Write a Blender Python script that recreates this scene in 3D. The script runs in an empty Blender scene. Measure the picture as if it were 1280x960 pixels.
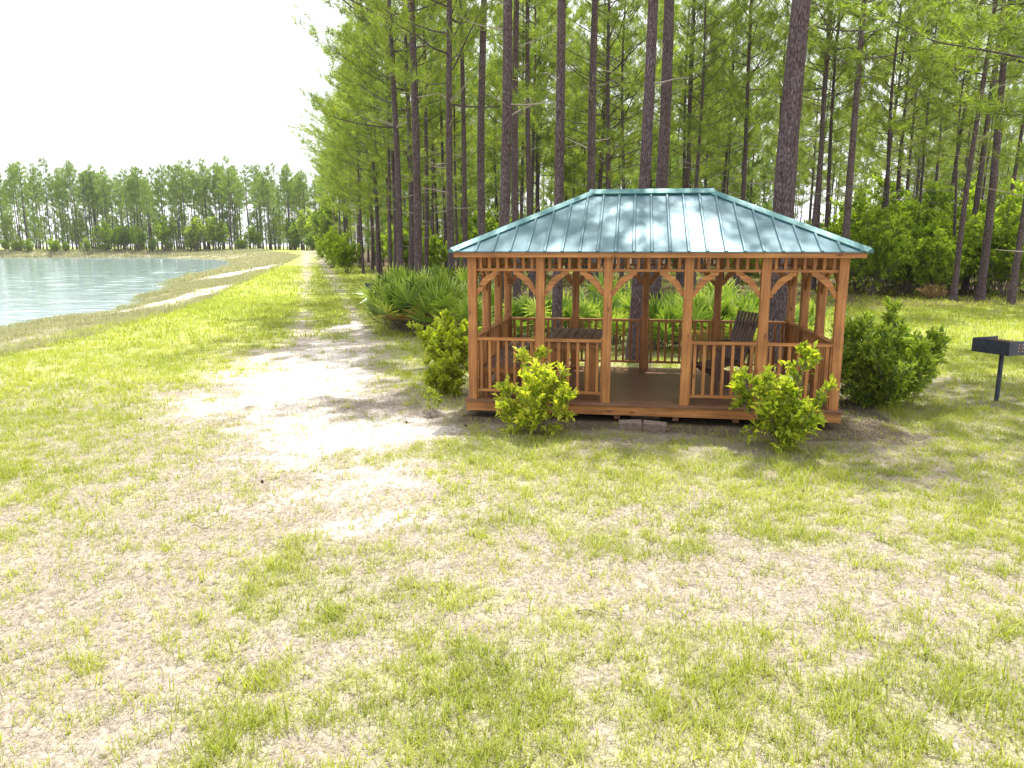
import bpy, math, random
import numpy as np
from mathutils import Matrix, Vector

# ------------------------------------------------------------------ camera model
H, F, TH = 2.3674, 930.5, 0.1832
CT, ST = math.cos(TH), math.sin(TH)
PI = math.pi
sc = bpy.context.scene
COL = sc.collection
rng = np.random.default_rng(7)
random.seed(7)

def unproj(px, py, z=0.0):
    """pixel of the 1280x960 photograph -> world point on height z"""
    u, v = (px - 640) / F, (480 - py) / F
    d = (u, CT + v * ST, -ST + v * CT)
    t = (z - H) / d[2]
    return d[0] * t, d[1] * t

def at(px, Y):
    """x of a vertical line that crosses eye level at pixel px, at distance Y"""
    return (px - 640) * Y * CT / F

# ------------------------------------------------------------------ noise
_perm = rng.random((256, 256)).astype(np.float64)
def vnoise(x, y):
    xi, yi = np.floor(x).astype(int), np.floor(y).astype(int)
    fx, fy = x - xi, y - yi
    fx, fy = fx * fx * (3 - 2 * fx), fy * fy * (3 - 2 * fy)
    a = _perm[xi & 255, yi & 255]; b = _perm[(xi + 1) & 255, yi & 255]
    c = _perm[xi & 255, (yi + 1) & 255]; d = _perm[(xi + 1) & 255, (yi + 1) & 255]
    return (a * (1 - fx) + b * fx) * (1 - fy) + (c * (1 - fx) + d * fx) * fy
def fbm(x, y, o=4):
    s, a, t = 0, .5, 0
    for i in range(o):
        s = s + a * vnoise(x + 17.3 * i, y - 9.1 * i); t += a; a *= .55; x, y = x * 2.03, y * 2.03
    return s / t
def sstep(a, b, x):
    t = np.clip((x - a) / (b - a), 0, 1); return t * t * (3 - 2 * t)

# ------------------------------------------------------------------ terrain
ZW = -0.6
def rise(y): return .007 * np.clip(y - 20, 0, 185)
def unproj_ground(px, py):
    z = 0.
    for _ in range(30):
        x, y = unproj(px, py, z); z = .5 * z + .5 * float(rise(np.array(y)))
    return x, y
_lip = [unproj_ground(*p) for p in [(0, 467), (86, 438), (148, 423), (206, 400), (261, 380), (302, 357), (350, 337), (383, 319)]]
_lip = [(_lip[0][0] - 9, 2.0)] + _lip + [(-50, 170), (-70, 215)]
_sh = [unproj(px, py, ZW) for px, py in [(0, 414), (62, 402), (113, 397), (165, 390), (182, 380), (192, 370), (213, 356), (234, 346), (275, 337), (294, 330), (287, 325.5)]]
_sh = [(_sh[0][0] - 13, 6.0)] + _sh + [(-92, 197), (-140, 215)]
LY, LX = np.array([p[1] for p in _lip]), np.array([p[0] for p in _lip])
SY, SX = np.array([p[1] for p in _sh]), np.array([p[0] for p in _sh])
def lipx(y): return np.interp(y, LY, LX)
def shx(y): return np.minimum(np.interp(y, SY, SX), lipx(y) - 1.5)
def bank_t(x, y):
    """0 on the lawn, 1 at the water's edge, above 1 in the lake"""
    lx, sx = lipx(y), shx(y)
    t = (lx - x) / (lx - sx)
    t = t + .35 * (fbm(x * .35 + 5, y * .2, 3) - .5) * sstep(.2, .9, t)
    t = np.where(t > 1, 1 + (t - 1) * (lx - sx) * .16, t)
    far = (208 - y) / 9.0 + .5 * (fbm(x * .05 + 9, y * .05, 3) - .5)   # the far bank
    return np.clip(np.minimum(t, far), 0, 3)
def gz(x, y):
    x = np.asarray(x, float); y = np.asarray(y, float)
    b = rise(y); t = bank_t(x, y)
    tt = np.clip(t, 0, 1)
    z = b + (ZW - b) * (tt ** 1.15) - np.clip(t - 1, 0, 2) * .45
    z = z + (fbm(x * .5, y * .5, 3) - .5) * .07 * sstep(3, 8, y)*(1-tt) + (fbm(x * 2.4 + 3, y * 2.4, 2) - .5) * .02
    return z
def g1(x, y): return float(gz(np.array([x]), np.array([y]))[0])

def blobs(x, y, lst, z=None):
    """soft ellipses given by photograph pixel centre and radii, laid out on the ground in metres"""
    wx = x + (fbm(x * 1.1 + 40, y * 1.1, 4) - .5) * 1.3
    wy = y + (fbm(x * 1.1, y * 1.1 + 40, 4) - .5) * 1.5
    out = np.zeros_like(x)
    for px, py, rx, ry, v in lst:
        U = unproj_ground if z is None else (lambda a, b: unproj(a, b, z))
        cx, cy = U(px, py); y1 = U(px, py - ry)[1]; y0 = U(px, py + ry)[1]
        ax, ay = rx * cy / F, (y1 - y0) / 2
        d = ((wx - cx) / ax) ** 2 + ((wy - cy) / ay) ** 2
        out = out + v * np.exp(-d * 1.2)
    return out
SAND = [(425, 412, 40, 10, 1.0), (405, 440, 85, 18, 1.1), (385, 470, 120, 24, 1.1), (370, 500, 130, 26, 1.0), (410, 535, 170, 26, .7), (300, 570, 120, 32, .45),
        (430, 575, 150, 32, .55), (435, 620, 150, 32, .55), (395, 655, 110, 20, .4), (510, 548, 80, 14, .75), (540, 600, 90, 24, .45), (580, 655, 140, 28, .3),
        (745, 712, 80, 14, .5), (640, 700, 120, 20, .3), (500, 712, 60, 18, .4), (10, 945, 28, 14, .8), (200, 650, 160, 34, .25), (290, 440, 80, 11, .35), (505, 520, 70, 16, .35),
        (980, 755, 120, 18, .3), (1180, 590, 60, 8, .2), (320, 480, 100, 20, .3), (392, 365, 8, 30, .35), (120, 800, 200, 60, .18), (230, 510, 110, 20, .25)]
GREEN = [(120, 470, 230, 60, .5), (330, 380, 120, 30, .6), (60, 560, 140, 50, .25), (640, 570, 260, 18, .45), (820, 590, 220, 30, .35), (1150, 620, 220, 40, .3),
         (440, 800, 260, 70, .28), (620, 900, 320, 90, .38), (1000, 880, 300, 60, .3), (1200, 440, 180, 60, .6), (1180, 520, 120, 30, .4), (500, 450, 70, 40, .15),
         (960, 740, 330, 38, -.62), (740, 712, 150, 28, -.6), (420, 640, 190, 40, -.5), (100, 760, 280, 90, -.42), (250, 590, 180, 40, -.3), (60, 900, 60, 30, -.25), (340, 700, 80, 25, .2),
         (900, 565, 200, 12, -.25), (220, 660, 160, 40, -.3), (1180, 900, 60, 50, -.2), (1200, 720, 120, 20, -.25), (560, 700, 80, 16, -.3)]
# gazebo frame
GX, GY, GYAW = -0.6146, 10.1578, -0.1585
GW, GD = 4.9, 3.08
def to_g(x, y):
    c, s = math.cos(GYAW), math.sin(GYAW)
    return (x - GX) * c + (y - GY) * s, -(x - GX) * s + (y - GY) * c
def from_g(a, b):
    c, s = math.cos(GYAW), math.sin(GYAW)
    return GX + a * c - b * s, GY + a * s + b * c
def edge_x(y): return -2.2 - .27 * (y - 22)          # the wood's edge along the track
def forest_m(x, y):
    e = sstep(-1, 3, x - edge_x(y)) * sstep(24, 28, y)
    right = sstep(24, 31, y - .12 * (x - 8))
    return e * np.where(x > 4, right, 1)
def masks(x, y):
    t = bank_t(x, y)
    sand = blobs(x, y, SAND)
    n = fbm(x * 2.2, y * 2.2, 4)
    n2 = fbm(x * .8 + 11, y * .8, 3)
    sand = .95 * sstep(.08, 1.35, sand + (n - .5) * 1.1 + (fbm(x * 7 + 3, y * 7, 3) - .5) * .8)
    # two wheel tracks running away to the end of the lawn
    cxp = np.interp(y, [12, 18, 25, 45, 120, 190], [unproj(405, 470)[0], at(412, 18) , at(410, 25), at(400, 45), at(393, 120), at(391, 190)])
    w = np.clip(.25 + y * .004, 0, 1)
    trk = np.maximum(np.exp(-((x - cxp + .8 + y * .004) / w) ** 2), np.exp(-((x - cxp - .8) / w) ** 2)) * sstep(14, 22, y) * .75
    # sand by the water
    bs = blobs(x, y, [(215, 382, 45, 12, 1.9), (240, 374, 25, 12, 1.5), (185, 392, 36, 7, 1.5), (300, 347, 28, 6, 1.3), (335, 341, 20, 3, .9), (285, 352, 12, 3, 1.)], -.42)
    bs = sstep(.35, .75, bs + (n - .5) * .9) * (t > .1) * (t < 1.1)
    shore = .0 * sstep(.55, .8, t) * (1 - sstep(1.0, 1.15, t)) * sstep(19, 26, y) * (1 - sstep(60, 100, y)) * sstep(.35, .55, fbm(x * .4 + 3, y * .4, 3) + .12)
    shore = shore + .35*sstep(.3, .6, t) * (1 - sstep(.9, 1.1, t)) * sstep(190, 196, y) * sstep(.45, .6, fbm(x * .06, y * .3, 3))
    green = .54 + .8 * blobs(x, y, GREEN) + (n2 - .5) * .6 + (n - .5) * 1.1 + (fbm(x * 7 + 50, y * 7, 3) - .5) * 1.3
    green = green + sstep(15, 24, y) * .35
    green = green - sand * .9 - trk * .9
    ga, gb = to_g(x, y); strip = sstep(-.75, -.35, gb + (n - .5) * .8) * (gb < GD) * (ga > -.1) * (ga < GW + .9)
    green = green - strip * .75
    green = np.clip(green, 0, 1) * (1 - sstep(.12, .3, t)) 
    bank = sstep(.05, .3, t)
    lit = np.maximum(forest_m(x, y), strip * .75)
    return np.clip(sand + shore + bs, 0, 1), green, bank, lit, np.clip(trk, 0, 1)

# ------------------------------------------------------------------ materials
def newmat(name):
    m = bpy.data.materials.new(name); m.use_nodes = True
    nt = m.node_tree; p = nt.nodes['Principled BSDF']
    return m, nt, p
def N(nt, t, **k):
    n = nt.nodes.new(t)
    for a, b in k.items():
        if a in n.inputs: n.inputs[a].default_value = b
        else: setattr(n, a, b)
    return n
def ramp(nt, src, stops):
    r = nt.nodes.new('ShaderNodeValToRGB'); nt.links.new(src, r.inputs[0])
    e = r.color_ramp.elements
    while len(e) < len(stops): e.new(.5)
    for i, (p, c) in enumerate(stops):
        e[i].position = p; e[i].color = (*c, 1) if len(c) == 3 else c
    return r.outputs[0]
def mixc(nt, fac, a, b, mode='MIX'):
    m = nt.nodes.new('ShaderNodeMix'); m.data_type = 'RGBA'; m.blend_type = mode
    for s, v in ((m.inputs[0], fac), (m.inputs[6], a), (m.inputs[7], b)):
        if hasattr(v, 'links'): nt.links.new(v, s)
        elif isinstance(v, (int, float)): s.default_value = v
        else: s.default_value = (*v, 1)
    return m.outputs[2]
def noise(nt, vec, scale, detail=4, rough=.55):
    n = N(nt, 'ShaderNodeTexNoise'); n.inputs['Scale'].default_value = scale
    n.inputs['Detail'].default_value = detail; n.inputs['Roughness'].default_value = rough
    if vec is not None: nt.links.new(vec, n.inputs['Vector'])
    return n.outputs['Fac']
def mapping(nt, scale=(1, 1, 1), rnd=True, coord='Object'):
    tc = N(nt, 'ShaderNodeTexCoord'); mp = N(nt, 'ShaderNodeMapping'); mp.inputs['Scale'].default_value = scale
    nt.links.new(tc.outputs[coord], mp.inputs['Vector'])
    if rnd:
        oi = N(nt, 'ShaderNodeObjectInfo'); cx = N(nt, 'ShaderNodeMath', operation='MULTIPLY'); cx.inputs[1].default_value = 37
        nt.links.new(oi.outputs['Random'], cx.inputs[0]); nt.links.new(cx.outputs[0], mp.inputs['Location'])
    return mp.outputs[0]
def bump(nt, p, h, strength=.3, dist=.01):
    b = N(nt, 'ShaderNodeBump'); b.inputs['Strength'].default_value = strength; b.inputs['Distance'].default_value = dist
    nt.links.new(h, b.inputs['Height']); nt.links.new(b.outputs[0], p.inputs['Normal'])

def wood(name, axis, c0, c1, c2, rough=.55):
    m, nt, p = newmat(name)
    s = [28, 28, 28]; s[axis] = 1.6
    v = mapping(nt, tuple(s)); n = noise(nt, v, 1, 6, .6)
    c = ramp(nt, n, [(.3, c0), (.5, c1), (.72, c2)])
    v2 = mapping(nt, (1, 1, 1)); n2 = noise(nt, v2, 3.1, 4)
    c = mixc(nt, .55, c, ramp(nt, n2, [(.3, (.55, .5, .48)), (.65, (1.1, 1.08, 1.05))]), 'MULTIPLY')
    # knots
    vo = N(nt, 'ShaderNodeTexVoronoi'); s2 = [7, 7, 7]; s2[axis] = 2.6
    nt.links.new(mapping(nt, tuple(s2)), vo.inputs['Vector']); vo.inputs['Scale'].default_value = 1
    k = ramp(nt, vo.outputs['Distance'], [(.06, (.25, .2, .18)), (.14, (1, 1, 1))])
    c = mixc(nt, .8, c, k, 'MULTIPLY')
    nt.links.new(c, p.inputs['Base Color']); p.inputs['Roughness'].default_value = rough
    bump(nt, p, n, .35, .004)
    return m
OR0, OR1, OR2 = (.21, .080, .022), (.37, .152, .040), (.50, .235, .07)
M = {}
M['wood_v'] = wood('stained_timber_upright', 2, OR0, OR1, OR2)
M['wood_h'] = wood('stained_timber_level', 0, OR0, OR1, OR2)
M['wood_d'] = wood('stained_timber_deep', 1, OR0, OR1, OR2)
M['deck'] = wood('deck_timber', 0, (.12, .052, .03), (.19, .088, .052), (.26, .13, .08), .38)
M['table'] = wood('weathered_brown_timber', 1, (.13, .065, .045), (.23, .13, .09), (.33, .20, .145), .6)
M['chairw'] = wood('dark_brown_timber', 2, (.06, .028, .02), (.10, .05, .035), (.16, .085, .06), .45)

def leafmat(name, c_dark, c_mid, c_light, trans=.45, rough=.45, spec=.4):
    m, nt, p = newmat(name)
    at_ = N(nt, 'ShaderNodeAttribute', attribute_name='tint')
    oi = N(nt, 'ShaderNodeObjectInfo')
    ad = N(nt, 'ShaderNodeMath', operation='MULTIPLY_ADD'); ad.inputs[1].default_value = .22; 
    nt.links.new(oi.outputs['Random'], ad.inputs[0]); nt.links.new(at_.outputs['Fac'], ad.inputs[2])
    sb = N(nt, 'ShaderNodeMath', operation='SUBTRACT'); sb.inputs[1].default_value = .11; nt.links.new(ad.outputs[0], sb.inputs[0])
    c = ramp(nt, sb.outputs[0], [(.05, c_dark), (.5, c_mid), (.95, c_light)])
    nt.links.new(c, p.inputs['Base Color']); p.inputs['Roughness'].default_value = rough
    p.inputs['Specular IOR Level'].default_value = spec
    tr = N(nt, 'ShaderNodeBsdfTranslucent'); mx = N(nt, 'ShaderNodeMixShader'); mx.inputs[0].default_value = trans
    tc = mixc(nt, 1., c, (1.25, 1.35, .6), 'MULTIPLY'); nt.links.new(tc, tr.inputs['Color'])
    nt.links.new(p.outputs[0], mx.inputs[1]); nt.links.new(tr.outputs[0], mx.inputs[2])
    nt.links.new(mx.outputs[0], nt.nodes['Material Output'].inputs['Surface'])
    return m
M['needle'] = leafmat('pine_needles', (.085, .135, .022), (.225, .295, .045), (.42, .46, .09), .5, .5, .3)
M['needle_far'] = leafmat('pine_needles_distant', (.09, .15, .035), (.20, .28, .06), (.33, .39, .10), .46, .6, .2)
M['leaf_bright'] = leafmat('bright_shrub_leaves', (.11, .17, .015), (.31, .38, .028), (.60, .60, .06), .45, .38, .5)
M['leaf_dark'] = leafmat('dark_shrub_leaves', (.05, .10, .018), (.15, .24, .03), (.38, .45, .06), .42, .34, .5)
M['leaf_wood'] = leafmat('understory_leaves', (.09, .16, .02), (.27, .37, .038), (.50, .56, .075), .54, .5, .3)
M['palm'] = leafmat('palmetto_fronds', (.06, .12, .018), (.23, .33, .045), (.58, .60, .15), .32, .35, .5)
M['palm_dry'] = leafmat('dead_palmetto_fronds', (.30, .16, .06), (.42, .27, .12), (.5, .38, .2), .2, .6, .2)
M['grass'] = leafmat('grass_blades', (.16, .19, .03), (.315, .345, .045), (.50, .49, .12), .45, .5, .3)
M['straw'] = leafmat('dry_straw', (.17, .138, .11), (.26, .225, .18), (.40, .36, .30), .2, .7, .2)
M['reed'] = leafmat('dry_sedge', (.18, .19, .10), (.30, .29, .18), (.44, .41, .30), .3, .6, .2)

def bark():
    m, nt, p = newmat('pine_bark')
    v = mapping(nt, (17, 17, 5.0)); 
    n0 = noise(nt, mapping(nt, (1, 1, .6)), 3, 3)
    vo = N(nt, 'ShaderNodeTexVoronoi'); vo.feature = 'DISTANCE_TO_EDGE'; vo.inputs['Scale'].default_value = 1.4
    vv = N(nt, 'ShaderNodeVectorMath', operation='ADD'); nn = N(nt, 'ShaderNodeTexNoise'); nn.inputs['Scale'].default_value = 1.2; nn.inputs['Detail'].default_value = 5
    nt.links.new(v, nn.inputs['Vector']); nt.links.new(v, vv.inputs[0]); nt.links.new(nn.outputs['Color'], vv.inputs[1]); nt.links.new(vv.outputs[0], vo.inputs['Vector'])
    crack = ramp(nt, vo.outputs['Distance'], [(.0, (.42, .38, .38)), (.14, (.85, .83, .83)), (.5, (1.12, 1.06, 1.06))])
    fine = noise(nt, mapping(nt, (40, 40, 14)), 1, 5)
    c = ramp(nt, fine, [(.3, (.065, .05, .054)), (.52, (.14, .112, .12)), (.75, (.27, .23, .24))])
    c = mixc(nt, 1, c, crack, 'MULTIPLY')
    c = mixc(nt, .5, c, ramp(nt, n0, [(.35, (.8, .62, .5)), (.65, (1.1, 1.08, 1.12))]), 'MULTIPLY')
    nt.links.new(c, p.inputs['Base Color']); p.inputs['Roughness'].default_value = .9; p.inputs['Specular IOR Level'].default_value = .15
    ad = N(nt, 'ShaderNodeMath', operation='ADD'); nt.links.new(vo.outputs['Distance'], ad.inputs[0]); nt.links.new(fine, ad.inputs[1])
    bump(nt, p, ad.outputs[0], .9, .03)
    return m
M['bark'] = bark()
def simple(name, c, rough=.6, metal=0, var=.25, scale=8, spec=.5):
    m, nt, p = newmat(name)
    n = noise(nt, mapping(nt, (1, 1, 1)), scale, 6)
    lo = tuple(x * (1 - var) for x in c); hi = tuple(min(1, x * (1 + var)) for x in c)
    nt.links.new(ramp(nt, n, [(.3, lo), (.7, hi)]), p.inputs['Base Color'])
    p.inputs['Roughness'].default_value = rough; p.inputs['Metallic'].default_value = metal; p.inputs['Specular IOR Level'].default_value = spec
    bump(nt, p, n, .15, .004)
    return m
M['twig'] = simple('twig_bark', (.16, .12, .09), .8)
M['deadtwig'] = simple('dead_grey_wood', (.27, .225, .19), .85)
M['grill'] = simple('dark_painted_steel', (.035, .042, .07), .42, .3, .35, 14)
M['grillslot'] = simple('bare_bright_slots', (.55, .5, .42), .6)
M['rust'] = simple('rusty_burnt_steel', (.13, .055, .035), .85)
M['block'] = simple('concrete_brick', (.17, .125, .10), .9, 0, .3, 20)
M['cone'] = simple('dark_cone_scales', (.10, .06, .045), .9, 0, .4, 60)
M['screw'] = simple('pale_paper', (.6, .58, .52), .8)

def roofmat(name, c, rough):
    m, nt, p = newmat(name)
    n = noise(nt, mapping(nt, (2, 2, 2), rnd=False), 1.5, 5)
    nt.links.new(ramp(nt, n, [(.3, tuple(x * .85 for x in c)), (.7, tuple(x * 1.12 for x in c))]), p.inputs['Base Color'])
    st = noise(nt, mapping(nt, (24, 1.2, 1.2), rnd=False), 1, 5)
    r = N(nt, 'ShaderNodeMapRange'); r.inputs[3].default_value = rough - .06; r.inputs[4].default_value = rough + .12
    nt.links.new(st, r.inputs[0]); nt.links.new(r.outputs[0], p.inputs['Roughness'])
    p.inputs['Metallic'].default_value = .25; p.inputs['Specular IOR Level'].default_value = .6
    bump(nt, p, n, .25, .01)
    return m
M['roof'] = roofmat('teal_roof_sheet', (.07, .150, .180), .31)
M['cap'] = roofmat('teal_roof_trim', (.045, .15, .15), .52)

def groundmat():
    m, nt, p = newmat('ground_soil_and_grass')
    tc = N(nt, 'ShaderNodeTexCoord'); v = tc.outputs['Object']
    def A(n): return N(nt, 'ShaderNodeAttribute', attribute_name=n).outputs['Fac']
    f1 = noise(nt, v, 26, 8, .7); f2 = noise(nt, v, 4.5, 6, .6); f3 = noise(nt, v, 110, 4, .7)
    straw = ramp(nt, f1, [(.26, (.16, .132, .105)), (.42, (.26, .222, .18)), (.58, (.34, .30, .25)), (.74, (.45, .41, .35))])
    straw = mixc(nt, .6, straw, ramp(nt, f2, [(.3, (.78, .68, .62)), (.65, (1.1, 1.08, 1.04))]), 'MULTIPLY')
    sand = ramp(nt, f3, [(.3, (.58, .53, .465)), (.6, (.76, .72, .66))])
    sand = mixc(nt, .5, sand, ramp(nt, f2, [(.3, (.8, .74, .68)), (.6, (1.05, 1.04, 1.03))]), 'MULTIPLY')
    far = N(nt, 'ShaderNodeSeparateXYZ'); nt.links.new(v, far.inputs[0])
    green = ramp(nt, noise(nt, v, 9, 8, .7), [(.3, (.16, .20, .035)), (.5, (.27, .31, .055)), (.7, (.42, .43, .13))])
    green = mixc(nt, .6, green, ramp(nt, noise(nt, v, .35, 6, .65), [(.35, (.72, .85, .7)), (.6, (1.12, 1.08, 1.0))]), 'MULTIPLY')
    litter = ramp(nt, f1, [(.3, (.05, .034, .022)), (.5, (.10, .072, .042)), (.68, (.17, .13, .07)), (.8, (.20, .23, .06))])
    bank = ramp(nt, noise(nt, v, 3, 8, .7), [(.3, (.15, .17, .07)), (.5, (.29, .26, .17)), (.7, (.42, .37, .28))])
    # edge modulation with fine noise so that mask borders break up
    def edge(a, amt=.9):
        x = N(nt, 'ShaderNodeMath', operation='SUBTRACT'); nt.links.new(f1, x.inputs[0]); x.inputs[1].default_value = .5
        y = N(nt, 'ShaderNodeMath', operation='MULTIPLY_ADD'); nt.links.new(x.outputs[0], y.inputs[0]); y.inputs[1].default_value = amt; nt.links.new(a, y.inputs[2])
        z = N(nt, 'ShaderNodeMapRange'); z.interpolation_type = 'SMOOTHSTEP'; z.inputs[1].default_value = .2; z.inputs[2].default_value = .8; nt.links.new(y.outputs[0], z.inputs[0])
        return z.outputs[0]
    mr = N(nt, 'ShaderNodeMapRange'); mr.inputs[1].default_value = 9; mr.inputs[2].default_value = 26; mr.inputs[3].default_value = .32; mr.inputs[4].default_value = .95
    nt.links.new(far.outputs['Y'], mr.inputs[0])
    gm = N(nt, 'ShaderNodeMath', operation='MULTIPLY'); nt.links.new(edge(A('green')), gm.inputs[0]); nt.links.new(mr.outputs[0], gm.inputs[1])
    c = mixc(nt, gm.outputs[0], straw, green)
    c = mixc(nt, A('bank'), c, bank)
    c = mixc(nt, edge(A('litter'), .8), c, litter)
    sx = N(nt, 'ShaderNodeMath', operation='MULTIPLY_ADD'); sx.inputs[1].default_value = 2.6; nt.links.new(f1, sx.inputs[0]); sx.inputs[2].default_value = -1.3
    sy = N(nt, 'ShaderNodeMath', operation='MULTIPLY_ADD'); sy.inputs[1].default_value = 1.6; nt.links.new(f3, sy.inputs[0]); sy.inputs[2].default_value = -.8
    s1 = N(nt, 'ShaderNodeMath', operation='ADD'); nt.links.new(sx.outputs[0], s1.inputs[0]); nt.links.new(sy.outputs[0], s1.inputs[1])
    s2 = N(nt, 'ShaderNodeMath', operation='ADD'); nt.links.new(s1.outputs[0], s2.inputs[0]); nt.links.new(A('sand'), s2.inputs[1])
    s3 = N(nt, 'ShaderNodeMapRange'); s3.interpolation_type = 'SMOOTHSTEP'; s3.inputs[1].default_value = .15; s3.inputs[2].default_value = 1.0; nt.links.new(s2.outputs[0], s3.inputs[0])
    core = N(nt, 'ShaderNodeMapRange'); core.inputs[1].default_value = .45; core.inputs[2].default_value = 1.15; nt.links.new(s2.outputs[0], core.inputs[0])
    dirt = ramp(nt, f3, [(.3, (.34, .275, .235)), (.65, (.52, .45, .40))])
    sand = mixc(nt, core.outputs[0], dirt, sand)
    c = mixc(nt, s3.outputs[0], c, sand)
    wet = ramp(nt, A('wet'), [(0, (1, 1, 1)), (1, (.45, .5, .45))])
    c = mixc(nt, 1, c, wet, 'MULTIPLY')
    nt.links.new(c, p.inputs['Base Color']); p.inputs['Roughness'].default_value = .95; p.inputs['Specular IOR Level'].default_value = .1
    ad = N(nt, 'ShaderNodeMath', operation='ADD'); nt.links.new(f1, ad.inputs[0]); nt.links.new(f3, ad.inputs[1])
    bump(nt, p, ad.outputs[0], .35, .012)
    return m
M['ground'] = groundmat()
def watermat():
    m, nt, p = newmat('lake_water')
    p.inputs['Base Color'].default_value = (.24, .32, .33, 1)
    p.inputs['Roughness'].default_value = .06; p.inputs['IOR'].default_value = 1.33
    v = mapping(nt, (.55, 1.6, 1), rnd=False)
    a = noise(nt, v, 1.3, 6, .6); 
    b = N(nt, 'ShaderNodeBump'); b.inputs['Strength'].default_value = .25; b.inputs['Distance'].default_value = .1
    nt.links.new(a, b.inputs['Height']); nt.links.new(b.outputs[0], p.inputs['Normal'])
    return m
M['water'] = watermat()

# ------------------------------------------------------------------ object helpers
def tag(o, label=None, cat=None, group=None, kind=None):
    if label: o['label'] = label
    if cat: o['category'] = cat
    if group: o['group'] = group
    if kind: o['kind'] = kind
    return o
def empty(name, loc=(0, 0, 0), rz=0, label=None, cat=None, group=None):
    o = bpy.data.objects.new(name, None); COL.objects.link(o); o.location = loc; o.rotation_euler = (0, 0, rz)
    o.empty_display_size = .2
    return tag(o, label, cat, group)
def link(name, me, parent=None):
    o = bpy.data.objects.new(name, me); COL.objects.link(o)
    if parent is not None: o.parent = parent
    return o
def mesh_np(name, V, Fc, mats, midx=None, tint=None, smooth=False):
    """V (n,3); Fc list of (k,m) int arrays (m verts per face)"""
    me = bpy.data.meshes.new(name)
    V = np.asarray(V, np.float32)
    if not isinstance(Fc, list): Fc = [Fc]
    Fc = [np.asarray(f, np.int32) for f in Fc if len(f)]
    nl = sum(f.size for f in Fc); nf = sum(len(f) for f in Fc)
    me.vertices.add(len(V)); me.vertices.foreach_set('co', V.ravel())
    me.loops.add(nl); me.loops.foreach_set('vertex_index', np.concatenate([f.ravel() for f in Fc]))
    me.polygons.add(nf)
    tot = np.concatenate([np.full(len(f), f.shape[1], np.int32) for f in Fc])
    st = np.concatenate([[0], np.cumsum(tot)[:-1]]).astype(np.int32)
    me.polygons.foreach_set('loop_start', st); me.polygons.foreach_set('loop_total', tot)
    if midx is not None: me.polygons.foreach_set('material_index', np.asarray(midx, np.int32))
    me.polygons.foreach_set('use_smooth', np.full(nf, smooth))
    for m in mats: me.materials.append(m)
    if tint is not None:
        a = me.attributes.new('tint', 'FLOAT', 'POINT'); a.data.foreach_set('value', np.asarray(tint, np.float32))
    me.update(calc_edges=True)
    return me

class MB:
    """collects boxes, prisms and tubes and builds them as one mesh"""
    def __init__(s): s.v = []; s.f = []; s.m = []; s.cur = 0
    def add(s, vs, fs):
        k = len(s.v); s.v += [tuple(v) for v in vs]; s.f += [tuple(k + i for i in f) for f in fs]; s.m += [s.cur] * len(fs); return s
    def box(s, x0, x1, y0, y1, z0, z1):
        return s.add([(x, y, z) for z in (z0, z1) for y in (y0, y1) for x in (x0, x1)],
                     [(0, 2, 3, 1), (4, 5, 7, 6), (0, 1, 5, 4), (2, 6, 7, 3), (0, 4, 6, 2), (1, 3, 7, 5)])
    def bar(s, p, q, w, h, up=(0, 0, 1)):
        p, q = Vector(p), Vector(q); d = (q - p).normalized(); up = Vector(up)
        r = d.cross(up)
        if r.length < 1e-4: r = d.cross(Vector((0, 1, 0)))
        r.normalize(); u = r.cross(d).normalized()
        vs = [c + r * (a * w / 2) + u * (b * h / 2) for c in (p, q) for a, b in ((-1, -1), (1, -1), (1, 1), (-1, 1))]
        return s.add(vs, [(0, 1, 2, 3), (7, 6, 5, 4), (0, 4, 5, 1), (1, 5, 6, 2), (2, 6, 7, 3), (3, 7, 4, 0)])
    def prism(s, poly, o, ux, uy, un, t):
        o, ux, uy, un = map(Vector, (o, ux, uy, un)); n = len(poly)
        vs = [o + ux * a + uy * b + un * k for k in (0, t) for a, b in poly]
        fs = [tuple(range(n))[::-1], tuple(range(n, 2 * n))] + [(i, (i + 1) % n, n + (i + 1) % n, n + i) for i in range(n)]
        return s.add(vs, fs)
    def tube(s, pts, rad, sides=6):
        pts = [Vector(p) for p in pts]; rings = []
        for i, p in enumerate(pts):
            d = (pts[min(i + 1, len(pts) - 1)] - pts[max(i - 1, 0)]).normalized()
            a = d.cross(Vector((.31, .2, .93))); 
            if a.length < .05: a = d.cross(Vector((1, 0, 0)))
            a.normalize(); b = d.cross(a)
            r = rad[i] if hasattr(rad, '__len__') else rad
            rings.append([p + (a * math.cos(2 * PI * k / sides) + b * math.sin(2 * PI * k / sides)) * r for k in range(sides)])
        vs = [v for r in rings for v in r]; fs = []
        for i in range(len(pts) - 1):
            for k in range(sides):
                fs.append((i * sides + k, i * sides + (k + 1) % sides, (i + 1) * sides + (k + 1) % sides, (i + 1) * sides + k))
        fs.append(tuple(range(sides))[::-1]); fs.append(tuple((len(pts) - 1) * sides + k for k in range(sides)))
        return s.add(vs, fs)
    def mesh(s, name, mats, smooth=False):
        me = bpy.data.meshes.new(name); me.from_pydata([tuple(v) for v in s.v], [], s.f)
        if not isinstance(mats, (list, tuple)): mats = [mats]
        for m in mats: me.materials.append(m)
        me.polygons.foreach_set('material_index', s.m); me.polygons.foreach_set('use_smooth', [smooth] * len(s.f))
        me.update(); return me
    def build(s, name, mats, parent=None, bevel=0, smooth=False):
        o = link(name, s.mesh(name, mats, smooth), parent)
        if bevel:
            b = o.modifiers.new('edge', 'BEVEL'); b.width = bevel; b.segments = 1; b.limit_method = 'ANGLE'
        return o
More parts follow.
